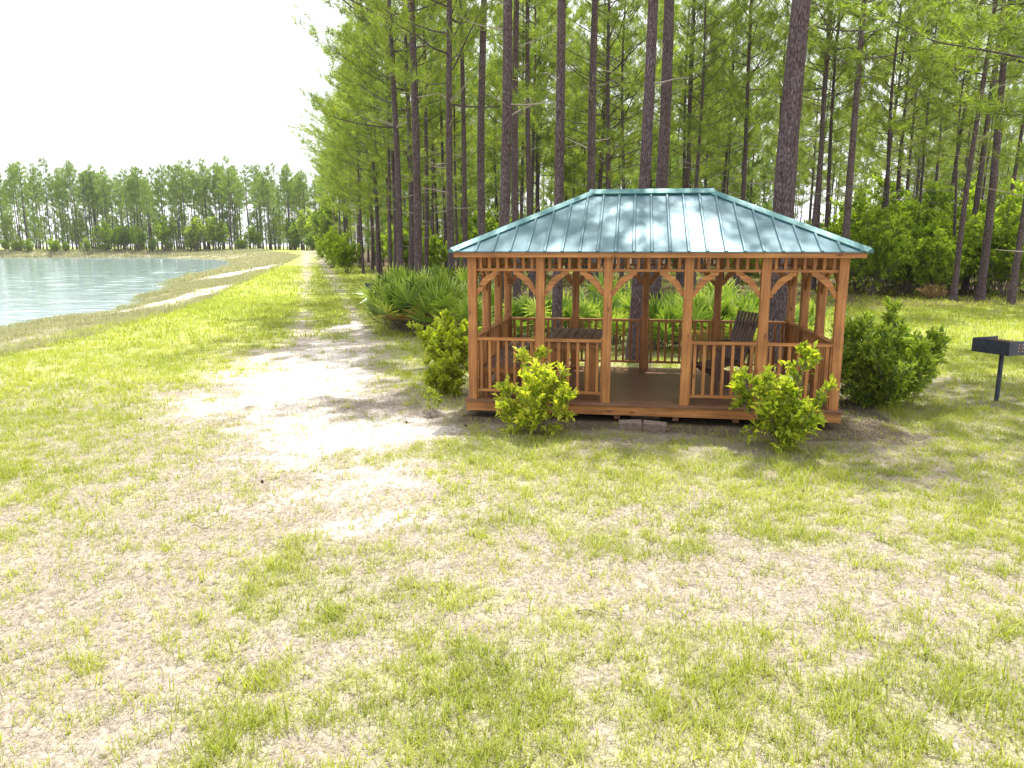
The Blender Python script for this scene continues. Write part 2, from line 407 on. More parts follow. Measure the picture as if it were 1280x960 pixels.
def copy_tree(o, parent=None):
    c = o.copy(); COL.objects.link(c); c.parent = parent
    for ch in list(o.children): copy_tree(ch, c)
    return c

def unit(a): return a / (np.linalg.norm(a, axis=-1, keepdims=True) + 1e-9)
def runit(r, n): return unit(r.normal(size=(n, 3)))

# ------------------------------------------------------------------ GROUND
def axis(lo, hi, n, c, k):
    t = np.linspace(-1, 1, n); a = np.sinh(t * k)
    out = np.where(a < 0, c + (c - lo) * a / np.sinh(k), c + (hi - c) * a / np.sinh(k))
    return out
xs = axis(-700, 700, 460, 0, 7.2)
ys = np.concatenate([np.linspace(-30, 2, 12)[:-1], 2 + (np.expm1(np.linspace(0, 1, 560) * 5.6) / np.expm1(5.6)) * 1400])
XX, YY = np.meshgrid(xs, ys)
fx, fy = XX.ravel(), YY.ravel()
zz = gz(fx, fy)
nx, ny = len(xs), len(ys)
idx = np.arange(nx * ny).reshape(ny, nx)
Fq = np.stack([idx[:-1, :-1].ravel(), idx[:-1, 1:].ravel(), idx[1:, 1:].ravel(), idx[1:, :-1].ravel()], 1)
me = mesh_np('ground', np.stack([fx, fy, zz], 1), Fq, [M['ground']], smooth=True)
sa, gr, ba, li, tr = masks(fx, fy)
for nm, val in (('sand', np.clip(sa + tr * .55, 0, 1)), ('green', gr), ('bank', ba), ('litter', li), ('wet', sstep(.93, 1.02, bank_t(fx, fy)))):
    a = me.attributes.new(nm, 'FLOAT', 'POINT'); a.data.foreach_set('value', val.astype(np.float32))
tag(link('ground', me), kind='structure')
wy = 8 * np.exp(np.linspace(0, math.log(212 / 8), 620)); wu = np.linspace(0, 1, 420)
WU, WY = np.meshgrid(wu, wy); WX = -(4 + WY * .06) - WU * (20 + WY * .95)
wx_, wy_ = WX.ravel(), WY.ravel()
amp = (fbm(wx_ * 1.5 + .4 * wy_, wy_ * 2.1, 2) - .5) * .042 * (1 - sstep(30, 80, wy_)) + (fbm(wx_ * .45 + 90, wy_ * .55, 2) - .5) * .13 * sstep(25, 70, wy_) + (fbm(wx_ * .12 + 9, wy_ * .2, 2) - .5) * .1 * sstep(80, 140, wy_)
ii = np.arange(wx_.size).reshape(WX.shape)
wf = np.stack([ii[:-1, :-1].ravel(), ii[1:, :-1].ravel(), ii[1:, 1:].ravel(), ii[:-1, 1:].ravel()], 1)[:, ::-1]
tag(link('water', mesh_np('water', np.stack([wx_, wy_, ZW + amp], 1), wf, [M['water']], smooth=True)), kind='structure')

# ------------------------------------------------------------------ GRASS, STRAW, SEDGE
def blades(P, L, Wd, yaw, lean, bend, tint, r):
    """vectorised curved blades: 5 verts, 1 quad + ... each"""
    n = len(P); d = np.stack([np.cos(yaw), np.sin(yaw)], 1); s = np.stack([-np.sin(yaw), np.cos(yaw)], 1)
    def pt(t, l, side):
        out = (lean * t + bend * t * t)[:, None] * L[:, None]
        q = np.empty((n, 3)); q[:, :2] = P[:, :2] + d * out + s * (side * Wd * .5)[:, None]
        q[:, 2] = P[:, 2] + L * t * (1 - .28 * bend * t) * np.cos(np.clip(lean * .7, 0, 1.3)) ; return q
    one = np.ones(n)
    V = np.stack([pt(0, L, -one), pt(0, L, one), pt(.5, L, .8 * one), pt(.5, L, -.8 * one), pt(1., L, 0 * one)], 1).reshape(-1, 3)
    b = np.arange(n)[:, None] * 5
    return V, b + np.array([[0, 1, 2, 3]]), b + np.array([[3, 2, 4]]), np.repeat(tint, 5)
def sector_points(r, y0, y1, n, power=1.0, pad=1.06):
    y = np.sqrt(r.random(n) * (y1 ** 2 - y0 ** 2) + y0 ** 2)
    x = (r.random(n) * 2 - 1) * .70 * (.983 * y + .45) * pad
    return x, y
def outside_deck(x, y, m=.0):
    a, b = to_g(x, y)
    return ~((a > -.1 - m) & (a < GW + .1 + m) & (b > -.12 - m) & (b < GD + .1 + m))
def grass_field():
    r = np.random.default_rng(11); Vs, Q, T, Ti = [], [], [], []; off = 0
    for (y0, y1, ntuft, nb, L0, wd, spread) in ((2.4, 6, 34000, 5, .056, .0044, .024), (2.6, 8, 5000, 4, .095, .0075, .012), (6, 10.5, 44000, 5, .060, .0054, .03), (10.5, 18, 26000, 7, .085, .009, .05),
                                       (18, 34, 26000, 6, .12, .018, .10), (34, 75, 20000, 6, .16, .04, .25)):
        x, y = sector_points(r, y0, y1, ntuft)
        sa, g, ba, li, tr = masks(x, y)
        # density follows the green of the soil underneath
        cl = fbm(x * 5 + 7, y * 5, 3)
        pr = np.clip((g - .10) * .85 + (cl - .5) * 1.1 + .03, .10, 1) * (1 - .93 * sa) * (1 - ba * .8) * (1 - .55 * li) * (1 - .5 * tr)
        a_, b_ = to_g(x, y)
        keep = (r.random(ntuft) < pr) & outside_deck(x, y)
        x, y, g = x[keep], y[keep], g[keep]; k = len(x)
        vig = .65 + .7 * fbm(x * 1.5 + 70, y * 1.5, 3) + .25 * g
        X = np.repeat(x, nb); Y = np.repeat(y, nb); n = len(X)
        X = X + r.normal(0, spread, n); Y = Y + r.normal(0, spread, n)
        Z = gz(X, Y) - .004
        L = L0 * np.repeat(vig, nb) * (.45 + .9 * r.random(n))
        W_ = wd * (.6 + .8 * r.random(n))
        ti = np.clip(np.repeat(.34 + .5 * fbm(x * 1.3 + 31, y * 1.3, 3) - .12 * g + r.normal(0, .1, k), nb) + r.normal(0, .10, n), 0, 1)
        V, q, t, tt = blades(np.stack([X, Y, Z], 1), L, W_, r.random(n) * 2 * PI, r.random(n) * .9, r.random(n) * .7, ti, r)
        Vs.append(V); Q.append(q + off); T.append(t + off); Ti.append(tt); off += len(V)
    me = mesh_np('grass', np.concatenate(Vs), [np.concatenate(Q), np.concatenate(T)], [M['grass']], tint=np.concatenate(Ti))
    tag(link('grass', me), 'patchy short lime green grass growing through the straw over the whole lawn', 'grass', kind='stuff')
grass_field()
def straw_field():
    r = np.random.default_rng(12); n = 330000
    y = 2.4 + (r.random(n) ** .8) * 10.5; x = (r.random(n) * 2 - 1) * .72 * (.983 * y + .45)
    sa, g, ba, li, tr = masks(x, y)
    keep = outside_deck(x, y) & (r.random(n) < (1 - .4 * sa) * (1 - .3 * g))
    x, y = x[keep], y[keep]; n = len(x)
    z = gz(x, y) + .002 + .014 * r.random(n)
    L = .015 + .045 * r.random(n); yaw = r.random(n) * 2 * PI + .6 * np.sin(x * 3)
    w_ = .0005 + .0008 * r.random(n) + .00016 * y
    d = np.stack([np.cos(yaw), np.sin(yaw), r.normal(0, .22, n)], 1); s = np.stack([-np.sin(yaw), np.cos(yaw), np.zeros(n)], 1)
    P = np.stack([x, y, z], 1)
    V = np.stack([P - s * w_[:, None], P + s * w_[:, None], P + d * L[:, None] + s * w_[:, None] * .5, P + d * L[:, None] - s * w_[:, None] * .5], 1).reshape(-1, 3)
    ti = np.repeat(np.clip(.5 + r.normal(0, .25, n), 0, 1), 4)
    me = mesh_np('straw', V, np.arange(4 * n).reshape(n, 4), [M['straw']], tint=ti)
    tag(link('straw', me), 'pale dry straw lying flat between the grass tufts in the foreground', 'straw', kind='stuff')
straw_field()
def sedge_field():
    r = np.random.default_rng(13); Vs, Q, T, Ti = [], [], [], []; off = 0
    for y0, y1, n0, L0, wd, sp in ((11, 24, 52000, .15, .009, .1), (24, 60, 46000, .17, .022, .3), (60, 196, 18000, .26, .07, .6), (192, 209, 22000, .6, .18, 1.2)):
        y = y0 + (y1 - y0) * r.random(n0)
        if y0 < 150: x = shx(y) - 1.0 + (lipx(y) + .4 - shx(y) + 1.0) * r.random(n0)
        else: x = -20 - 150 * r.random(n0)
        t = bank_t(x, y); sa = masks(x, y)[0]
        cl = fbm(x * .9, y * .9, 3)
        k = (t > .08) & (t < 1.12) & (r.random(n0) < np.clip((cl - .3) * 2.6, .1, 1) * (1 - .93 * sa)) & (x > -.75 * y)
        x, y, t = x[k], y[k], t[k]; n = len(x)
        X = np.repeat(x, 4) + r.normal(0, sp * .3, 4 * n); Y = np.repeat(y, 4) + r.normal(0, sp * .3, 4 * n); n *= 4
        L = L0 * (.4 + r.random(n)) ; ti = np.clip(r.normal(.5, .22, n), 0, 1)
        V, q, tt, ti = blades(np.stack([X, Y, gz(X, Y) - .01], 1), L, wd * (.6 + .8 * r.random(n)), r.random(n) * 2 * PI, r.random(n) * .5, r.random(n) * .5, ti, r)
        Vs.append(V); Q.append(q + off); T.append(tt + off); Ti.append(ti); off += len(V)
    me = mesh_np('sedge', np.concatenate(Vs), [np.concatenate(Q), np.concatenate(T)], [M['reed']], tint=np.concatenate(Ti))
    tag(link('sedge', me), 'tan dry sedge covering the bank between the lawn and the lake', 'sedge', kind='stuff')
sedge_field()

# ------------------------------------------------------------------ PLANT GENERATORS
def tubes_np(segs, sides=4):
    """segs: list of (points (k,3), radii (k,)) -> V, quads"""
    Vs, Fs, off = [], [], 0
    ang = np.arange(sides) * 2 * PI / sides
    for P, R in segs:
        P = np.asarray(P, float); R = np.asarray(R, float); k = len(P)
        D = unit(np.gradient(P, axis=0)); A = np.cross(D, [.31, .2, .93]); A = unit(A); B = np.cross(D, A)
        ring = P[:, None] + (A[:, None] * np.cos(ang)[None, :, None] + B[:, None] * np.sin(ang)[None, :, None]) * R[:, None, None]
        Vs.append(ring.reshape(-1, 3))
        i = (np.arange(k - 1)[:, None] * sides); j = np.arange(sides)[None]; j2 = (j + 1) % sides
        Fs.append(np.stack([i + j, i + j2, i + sides + j2, i + sides + j], -1).reshape(-1, 4) + off); off += k * sides
    return np.concatenate(Vs), np.concatenate(Fs)

def pine_meshes(seed, h, r0, c0, nbr, reach, ntw, nneedle, nl, nw, far=False, sides=14, dead=10):
    """returns (trunk mesh, crown mesh) of a tall pine; c0 = share of the height that is bare"""
    r = np.random.default_rng(seed)
    k = 10 if far else 40
    z = np.linspace(0, 1, k) ** 1.15 * h
    sw = r.uniform(-1, 1, 4)
    def axis_pt(zz):
        t = zz / h
        return np.stack([sw[0] * .22 * np.sin(t * 3.1) + sw[1] * .10 * np.sin(t * 7), sw[2] * .22 * np.sin(t * 2.6) + sw[3] * .10 * np.sin(t * 8), zz], -1)
    P = axis_pt(z); t = z / h
    R = r0 * ((1 - t) ** .75 * .93 + .06) * (1 + .45 * np.exp(-z / .35))
    ang = np.arange(sides) * 2 * PI / sides
    bumpy = 1 + (0 if far else 1) * .07 * (r.random((k, sides)) - .5)
    V = P[:, None] + np.stack([np.cos(ang)[None] * R[:, None] * bumpy, np.sin(ang)[None] * R[:, None] * bumpy, np.zeros((k, sides))], -1)
    i = (np.arange(k - 1)[:, None] * sides); j = np.arange(sides)[None]; j2 = (j + 1) % sides
    Fq = np.stack([i + j, i + j2, i + sides + j2, i + sides + j], -1).reshape(-1, 4)
    V = V.reshape(-1, 3)
    V[:sides, 2] -= .25
    # dead snags on the bare trunk
    segs = []
    for _ in range(dead):
        zz = h * r.uniform(c0 * .5, c0 * 1.05); b = axis_pt(np.array(zz)); a = r.random() * 2 * PI; L = r.uniform(.3, 1.5) * (1 if not far else .8)
        tt = np.linspace(0, 1, 4)[:, None]; d = np.array([math.cos(a), math.sin(a), r.uniform(-.1, .6)])
        pts = b + d * L * tt + r.normal(0, .05, (4, 3)) * tt
        segs.append((pts, np.linspace(.022, .006, 4) * (1.6 if far else 1)))
    nt0 = len(Fq)
    if segs:
        v2, f2 = tubes_np(segs, 3 if far else 4); f2 = f2 + len(V); V = np.concatenate([V, v2]); Fq = np.concatenate([Fq, f2])
    trunk = mesh_np('trunk', V, Fq, [M['bark'], M['deadtwig']], np.r_[np.zeros(nt0), np.ones(len(Fq) - nt0)], smooth=True)
    # live limbs with tufts
    segs, C, D = [], [], []
    for b_i in range(nbr):
        q = (b_i + r.random()) / nbr
        zz = h * (c0 + (.985 - c0) * q ** .9); base = axis_pt(np.array(zz)); a = b_i * 2.4 + r.normal(0, .5)
        L = reach * (1 - q) ** .55 * r.uniform(.55, 1.15) * (.75 + .5 * min(1, q * 4)) + .35
        el = r.uniform(-.12, .25) + q * .95
        kk = 6; tt = np.linspace(0, 1, kk)
        dirh = np.array([math.cos(a), math.sin(a), 0])
        pts = base + np.outer(tt * L * math.cos(el), dirh) + np.outer(tt * L * math.sin(el) + .22 * L * tt ** 2, [0, 0, 1]) + r.normal(0, .06, (kk, 3)) * tt[:, None] * L * .4
        segs.append((pts, np.linspace(.008 + .0075 * L, .004, kk)))
        for s in range(ntw):
            u = r.uniform(.28, 1.0) ** .8
            f = u * (kk - 1); i0 = min(int(f), kk - 2); p = pts[i0] + (pts[i0 + 1] - pts[i0]) * (f - i0)
            a2 = a + r.choice([-1, 1]) * r.uniform(.3, 1.2); l2 = L * r.uniform(.12, .34) + .12
            d2 = unit(np.array([math.cos(a2), math.sin(a2), r.uniform(.0, .9)]))
            e = p + d2 * l2 + np.array([0, 0, .1 * l2])
            if not far: segs.append((np.stack([p, (p + e) / 2 + r.normal(0, .02, 3), e]), np.array([.008, .006, .004])))
            m = 1 + int(l2 / .42)
            for w_ in range(m):
                C.append(p + (e - p) * (w_ + 1) / m + r.normal(0, .07, 3)); D.append(unit(d2 * .7 + np.array([0, 0, .55]) + r.normal(0, .25, 3)))
        C.append(pts[-1]); D.append(unit(pts[-1] - pts[-2] + np.array([0, 0, .2])))
    C, D = np.array(C), np.array(D); n = len(C)
    Cn = np.repeat(C, nneedle, 0); Dn = np.repeat(D, nneedle, 0); N_ = len(Cn)
    nd = unit(Dn * .75 + runit(r, N_)); st = Cn + Dn * r.uniform(-.16, .08, (N_, 1)) * (nl / .22)
    ln = nl * r.uniform(.7, 1.15, (N_, 1)); sd = unit(np.cross(nd, runit(r, N_))) * nw * .5
    tip = st + nd * ln + np.array([0, 0, -.12]) * ln * (1 - nd[:, 2:])
    Vn = np.stack([st - sd, st + sd, tip], 1).reshape(-1, 3)
    ti = np.clip(.5 + r.normal(0, .16, n), 0, 1); ti = np.repeat(ti, nneedle) + r.normal(0, .07, N_)
    ti[r.random(N_) < .03] = 1.0
    v2, f2 = tubes_np(segs, 3 if far else 4)
    V = np.concatenate([Vn, v2]); T = np.arange(N_ * 3).reshape(-1, 3)
    crown = mesh_np('crown', V, [T, f2 + len(Vn)], [M['needle_far'] if far else M['needle'], M['bark']], np.r_[np.zeros(len(T)), np.ones(len(f2))], np.r_[np.repeat(ti, 3), np.zeros(len(v2))])
    return trunk, crown

def leaves_np(r, P, D, L, Wd, tint, fold=.35):
    """broad leaves: 6-vert folded blade"""
    n = len(P); s = unit(np.cross(D, runit(r, n) * .6 + np.array([0, 0, 1.]))); up = np.cross(s, D)
    L = L[:, None]; W_ = Wd[:, None]
    mid = P + D * L * .52 - up * L * .03; tip = P + D * L - up * L * .12
    l1 = P + D * L * .5 - s * W_ * .5 + up * W_ * fold; r1 = P + D * L * .5 + s * W_ * .5 + up * W_ * fold
    V = np.stack([P, r1, mid, l1, tip], 1).reshape(-1, 3); b = np.arange(n)[:, None] * 5
    T = np.concatenate([b + [[0, 1, 2]], b + [[0, 2, 3]], b + [[1, 4, 2]], b + [[2, 4, 3]]])
    return V, T, np.repeat(tint, 5)

def shrub_mesh(seed, h, rad, nstem, ntw, nleaf, ll, lw, mat, spread=.5, rosette=True, bare=.12, light_tips=.35, stem_r=.012, shape='round', irr=0):
    r = np.random.default_rng(seed); segs, C, D, Tp = [], [], [], []
    for i in range(nstem):
        a = i * 2.4 + r.normal(0, .4); f = math.sqrt((i + .5) / nstem)
        hh = h * (1 - (.42 if shape == 'round' else .55) * f ** 2) * r.uniform(.82 - .3 * irr, 1.06 + .12 * irr); rr = rad * f * r.uniform(.75, 1.1)
        k = 7; t = np.linspace(0, 1, k)
        P = np.stack([np.cos(a) * rr * (t ** .8), np.sin(a) * rr * (t ** .8), hh * t ** (1.15 if f > .6 else 1)], 1) + r.normal(0, .03, (k, 3)) * t[:, None] * h
        P[0] = [r.normal(0, .04) * h, r.normal(0, .04) * h, -.05]
        segs.append((P, np.linspace(stem_r, stem_r * .3, k)))
        for s in range(ntw):
            u = r.uniform(bare, 1) ** .75; f_ = u * (k - 1); i0 = min(int(f_), k - 2); p = P[i0] + (P[i0 + 1] - P[i0]) * (f_ - i0)
            d = unit(np.array([p[0], p[1], .2 * h]) / max(rad, .1) * .6 + r.normal(0, .75, 3) + np.array([0, 0, .55]))
            l = r.uniform(.08, .26) * h * spread * (1.25 - .6 * u) * 1.3
            e = p + d * l; segs.append((np.stack([p, (p + e) / 2 + r.normal(0, .01, 3), e]), np.array([stem_r * .35, stem_r * .25, stem_r * .18])))
            for q in range(3): C.append(p + (e - p) * (.45 + .275 * q)); D.append(d); Tp.append(q / 2.0)
        C.append(P[-1]); D.append(np.array([0, 0, 1.])); Tp.append(1.)
    C, D, Tp = np.array(C), np.array(D), np.array(Tp)
    Cn = np.repeat(C, nleaf, 0); Dn = np.repeat(D, nleaf, 0); T_ = np.repeat(Tp, nleaf); n = len(Cn)
    dd = unit(Dn * .8 + runit(r, n) * .85 + np.array([0, 0, .4])); Lf = ll * r.uniform(.55, 1.15, n); Wf = Lf * lw / ll * r.uniform(.8, 1.1, n)
    P = Cn + r.normal(0, ll * .28, (n, 3)); P[:, 2] = np.maximum(P[:, 2], .03)
    ti = np.clip(r.normal(.38, .13, n) + light_tips * T_ * r.uniform(.3, 1, n), 0, 1)
    V, T, tt = leaves_np(r, P, dd, Lf, Wf, ti)
    v2, f2 = tubes_np(segs, 4)
    foliage = mesh_np('foliage', V, T, [mat], tint=tt)
    stems = mesh_np('stem', v2, f2, [M['twig']], smooth=True)
    return foliage, stems

def palmetto_mesh(seed, nf, size, dry=.08):
    r = np.random.default_rng(seed); segs = []; Vs, Ts, Ti, Mi = [], [], [], []; off = 0
    for i in range(nf):
        a = i * 2.4 + r.normal(0, .3); q = (i + .5) / nf
        el = 1.5 - 1.0 * q ** .9 + r.normal(0, .1); L = size * r.uniform(.55, 1.0)
        d = np.array([math.cos(a) * math.cos(el), math.sin(a) * math.cos(el), math.sin(el)])
        b = np.array([r.normal(0, .1), r.normal(0, .1), .05]); e = b + d * L + np.array([0, 0, -.06 * (1.4 - el)])
        segs.append((np.stack([b, (b + e) / 2 + np.array([0, 0, .05]), e]), np.array([.012, .009, .006])))
        side = unit(np.cross(d, [0, 0, 1.])) ; nrm = np.cross(side, d)
        nl = 16; th = np.linspace(-1.9, 1.9, nl) + r.normal(0, .04, nl)
        fl = size * .58 * r.uniform(.75, 1.1) * (1 - .25 * (np.abs(th) / 1.9) ** 2)
        tilt = r.uniform(-.15, .5)
        fd = unit(np.cos(th)[:, None] * (d * math.cos(tilt) + nrm * math.sin(tilt)) + np.sin(th)[:, None] * side + nrm * .12)
        sd = unit(np.cross(fd, nrm + r.normal(0, .25, (nl, 3)))) ; w_ = .029 * size * r.uniform(.8, 1.2, nl)
        m1 = e + fd * (fl * .45)[:, None]; tip = e + fd * fl[:, None] + np.array([0, 0, -1.]) * (fl * r.uniform(.02, .22, nl))[:, None]
        V = np.stack([np.repeat(e[None], nl, 0), m1 + sd * w_[:, None], m1 - sd * w_[:, None], tip], 1).reshape(-1, 3)
        bI = np.arange(nl)[:, None] * 4; T = np.concatenate([bI + [[0, 1, 2]], bI + [[1, 3, 2]]]) + off
        isdry = q > .8 and r.random() < dry * 2
        Vs.append(V); Ts.append(T); Mi.append(np.full(len(T), int(isdry))); off += len(V)
        ti = np.clip(r.normal(.42, .18), 0, 1) + r.normal(0, .08, nl); tv = np.repeat(ti, 4); tv[3::4] += .25; Ti.append(np.clip(tv, 0, 1))
    fr = mesh_np('fronds', np.concatenate(Vs), np.concatenate(Ts), [M['palm'], M['palm_dry']], np.concatenate(Mi), np.concatenate(Ti))
    v2, f2 = tubes_np(segs, 4); st = mesh_np('stalks', v2, f2, [M['twig']], smooth=True)
    return fr, st

# ------------------------------------------------------------------ PINES
tall = [pine_meshes(s, 23, .15, c, 42, 2.9, 9, 28, .25, .014) for s, c in ((1, .46), (2, .50), (3, .42))]
big = pine_meshes(5, 18.5, .21, .52, 30, 2.5, 8, 26, .25, .015, dead=5)
roofer = pine_meshes(6, 19.5, .145, .55, 30, 2.3, 8, 24, .25, .014, dead=6)
mid = [pine_meshes(s, 18, .12, c, 46, 2.7, 9, 26, .26, .019) for s, c in ((11, .36), (12, .42), (13, .30), (14, .46))]
edge = [pine_meshes(s, 19, .13, c, 56, 3.4, 10, 26, .27, .020) for s, c in ((21, .24), (22, .32))]
thin = [pine_meshes(s, 15, .075, c, 32, 1.9, 8, 28, .25, .02, dead=16) for s, c in ((31, .45), (32, .38))]
farp = [pine_meshes(s, 22, .17, c, 34, 2.2, 5, 11, .50, .07, far=True, sides=6, dead=6) for s, c in ((41, .52), (42, .58), (43, .46), (44, .55))]
young = [pine_meshes(s, 10, .09, .12, 34, 2.2, 5, 12, .40, .06, far=True, sides=5, dead=2) for s in (45, 46)]
pine_count = [0]
def pine(x, y, kind, label, group=None, dia=None, rz=None, sz=1.0, lean=(0, 0), sxy=1.0):
    tm, cm = kind
    o = empty('pine_tree', (x, y, g1(x, y) - .02), rng.random() * 6.28 if rz is None else rz, label, 'tree', group)
    o.scale = (sxy, sxy, sz)
    if lean != (0, 0):
        o.rotation_mode = 'ZXY'; o.rotation_euler = (lean[1], lean[0], o.rotation_euler.z)
    link('trunk', tm, o); link('crown', cm, o); pine_count[0] += 1
    return o
placed = []
# the near trunks that can be told apart: (pixel at eye level, distance, prototype, width scale, height scale, lean, label)
NEAR = [
 (498.6, 30, edge[1], 1.1, 1.12, (.0, 0), 'left one of the two thick pine trunks rising behind the palmetto clump'),
 (521.6, 26, tall[1], 1.0, 1.1, (-.012, 0), 'right one of the two thick pine trunks rising behind the palmetto clump'),
 (605, 25, tall[0], .97, 1.0, (0, 0), 'pine trunk rising over the left hip of the roof, leftmost of the three close trunks'),
 (625, 19, tall[2], .96, 1.0, (.0, 0), 'thickest pine trunk rising over the left hip of the roof, middle of three'),
 (647, 27, tall[1], .95, 1.0, (0, 0), 'pine trunk rising over the left hip of the roof, rightmost of the three close trunks'),
 (697, 16.5, roofer, .82, 1.0, (0, 0), 'straight pine trunk seen past the table end, rising left of the roof ridge'),
 (743, 26, tall[2], 1.08, 1.0, (.01, 0), 'pine trunk rising just over the left end of the roof ridge'),
 (795, 15.4, roofer, .93, .95, (.022, 0), 'pine trunk behind the gazebo opening, left of the pair rising over the ridge'),
 (817, 20, big, .88, 1.1, (.01, 0), 'pine trunk rising over the middle of the ridge, right of the close pair'),
 (977, 14.2, big, 1.08, .93, (.035, 0), 'thick dark pine trunk leaning right just behind the right half of the gazebo'),
 (922, 38, mid[0], 1.1, 1.1, (0, 0), 'slim pine behind the right hip of the roof, left of the thick leaning trunk'),
 (1010, 36, mid[1], 1.05, 1.1, (.02, 0), 'reddish pine just right of the thick leaning trunk, first of the trio'),
 (1020, 39, mid[3], 1.15, 1.1, (.0, 0), 'pine just right of the thick leaning trunk, second of the trio'),
 (1032, 40, mid[0], 1.0, 1.1, (.0, 0), 'pine just right of the thick leaning trunk, third of the trio'),
 (1058, 31, mid[1], 1.35, 1.12, (.015, 0), 'stout pine rising behind the right eave corner of the gazebo'),
 (1101, 44, mid[2], .9, 1.1, (.03, 0), 'thin pine leaning right beyond the big dark bush'),
 (1124, 50, mid[3], 1.0, 1.1, (0, 0), 'pine deep in the wood above the big dark bush'),
 (1144, 41, thin[0], 1.2, 1.1, (.0, 0), 'very slim straight pine at the edge of the right clearing'),
 (1178, 43, mid[1], 1.0, 1.15, (.03, 0), 'pine leaning right behind the leafy understory, left of the clearing edge trunk'),
 (1199, 31.5, mid[0], .98, 1.25, (.015, 0), 'pine with its whole foot visible at the edge of the right clearing'),
 (1212, 38, tall[2], 1.05, 1.0, (.02, 0), 'dark pine close behind the trunk at the edge of the right clearing'),
 (1232, 32, tall[0], 1.15, .95, (.012, 0), 'stout pine at the far right edge of the clearing beside green shrubs'),
 (1272, 30, mid[3], 1.1, 1.15, (.02, 0), 'rightmost pine at the edge of the clearing'),
 (453, 58, edge[0], .75, .95, (0, 0), 'slim pine standing alone on the lawn edge beside the track'),
 (476, 54, thin[1], 1.15, 1.15, (0, 0), 'very slim pine on the lawn edge near the palmetto clump'),
 (487, 42, mid[1], .85, 1.1, (0, 0), 'slim pine close left behind the two thick trunks by the palmetto clump'),
 (531.5, 38, mid[3], 1.05, 1.15, (0, 0), 'pine close right behind the two thick trunks by the palmetto clump'),
 (541, 47, thin[0], 1.1, 1.2, (0, 0), 'very slim pine midway between the palmetto clump trunks and the roof tip'),
 (558, 45, mid[0], 1.0, 1.1, (0, 0), 'slim pine over the left tip of the gazebo roof'),
 (573, 43, thin[1], 1.1, 1.3, (-.012, 0), 'pale very slim pine right at the left tip of the gazebo roof'),
 (664, 40, mid[2], .9, 1.15, (0, 0), 'slim dark pine between the three close trunks and the ridge'),
 (849, 46, mid[1], 1.0, 1.15, (0, 0), 'slim pine over the right part of the roof ridge'),
]
for px, Y, kind, sxy, sz, lean, lab in NEAR:
    x = at(px, Y); pine(x, Y, kind, lab, None, sxy=sxy, sz=sz, lean=lean); placed.append((x, Y))
# a neighbour that stands just outside the right border and shades the lawn round the grill
pine(10.6, 14.4, edge[0], 'pine just outside the right border whose shade lies round the grill', sxy=1.25, sz=.85, rz=1.0)
pine(-1.8, 22.8, edge[1], 'pine with low limbs half hidden behind the palmettos and the gazebo corner post', sxy=.9, sz=1.05)
pine(11.9, 15.9, mid[2], 'second pine just outside the right border behind the grill', sxy=1.3, sz=.9, rz=2.)
placed += [(12.0, 16.2), (-1.8, 22.8)]
def far_enough(x, y, d): return all((x - a) ** 2 + (y - b) ** 2 > d * d for a, b in placed)
# edge of the wood beside the track
k = 0; y = 34.
while y < 190:
    x = float(edge_x(np.array(y))) + .6 + abs(rng.normal(0, 1.2))
    if far_enough(x, y, 1.8):
        far = y > 105
        pine(x, y, farp[k % 4] if far else edge[k % 2], 'pine with a deep crown in the edge row along the grassy track', 'edge row of pines along the track',
             sxy=rng.uniform(.85, 1.15), sz=rng.uniform(.8, 1.05)); placed.append((x, y)); k += 1
    y += rng.uniform(2.6, 4.6) * (1 + y / 160)
# the wood behind the gazebo
kinds = tall + mid + mid + edge + edge + thin
n = 0; tries = 0
while n < 112 and tries < 6000:
    tries += 1
    y = 32 + 75 * rng.random() ** 1.25; x = rng.uniform(float(edge_x(np.array(y))) + 2, .74 * y)
    if x > 4 and y < 33 + .12 * x: continue
    if not far_enough(x, y, 2.1 + y * .012): continue
    kind = kinds[rng.integers(len(kinds))]
    rgt = x / y > .32
    pine(x, y, kind, 'pine trunk deep in the wood beyond the right clearing' if rgt else 'pine trunk deep in the wood behind the gazebo',
         'pines in the wood beyond the clearing' if rgt else 'pines in the wood behind the gazebo', sxy=rng.uniform(.75, 1.2), sz=rng.uniform(.85, 1.12),
         lean=(rng.normal(0, .012), rng.normal(0, .012)))
    placed.append((x, y)); n += 1
# the line across the lake
n = 0
while n < 112:
    y = 208 + abs(rng.normal(0, 12)); x = rng.uniform(-152, -52)
    if not far_enough(x, y, 1.3): continue
    pine(x, y, farp[rng.integers(4)], 'pine in the straight line of trees across the lake', 'pines across the lake', sxy=rng.uniform(.8, 1.25), sz=rng.uniform(.82, 1.12) * (1 + .05 * math.sin(x * .13)))
    placed.append((x, y)); n += 1

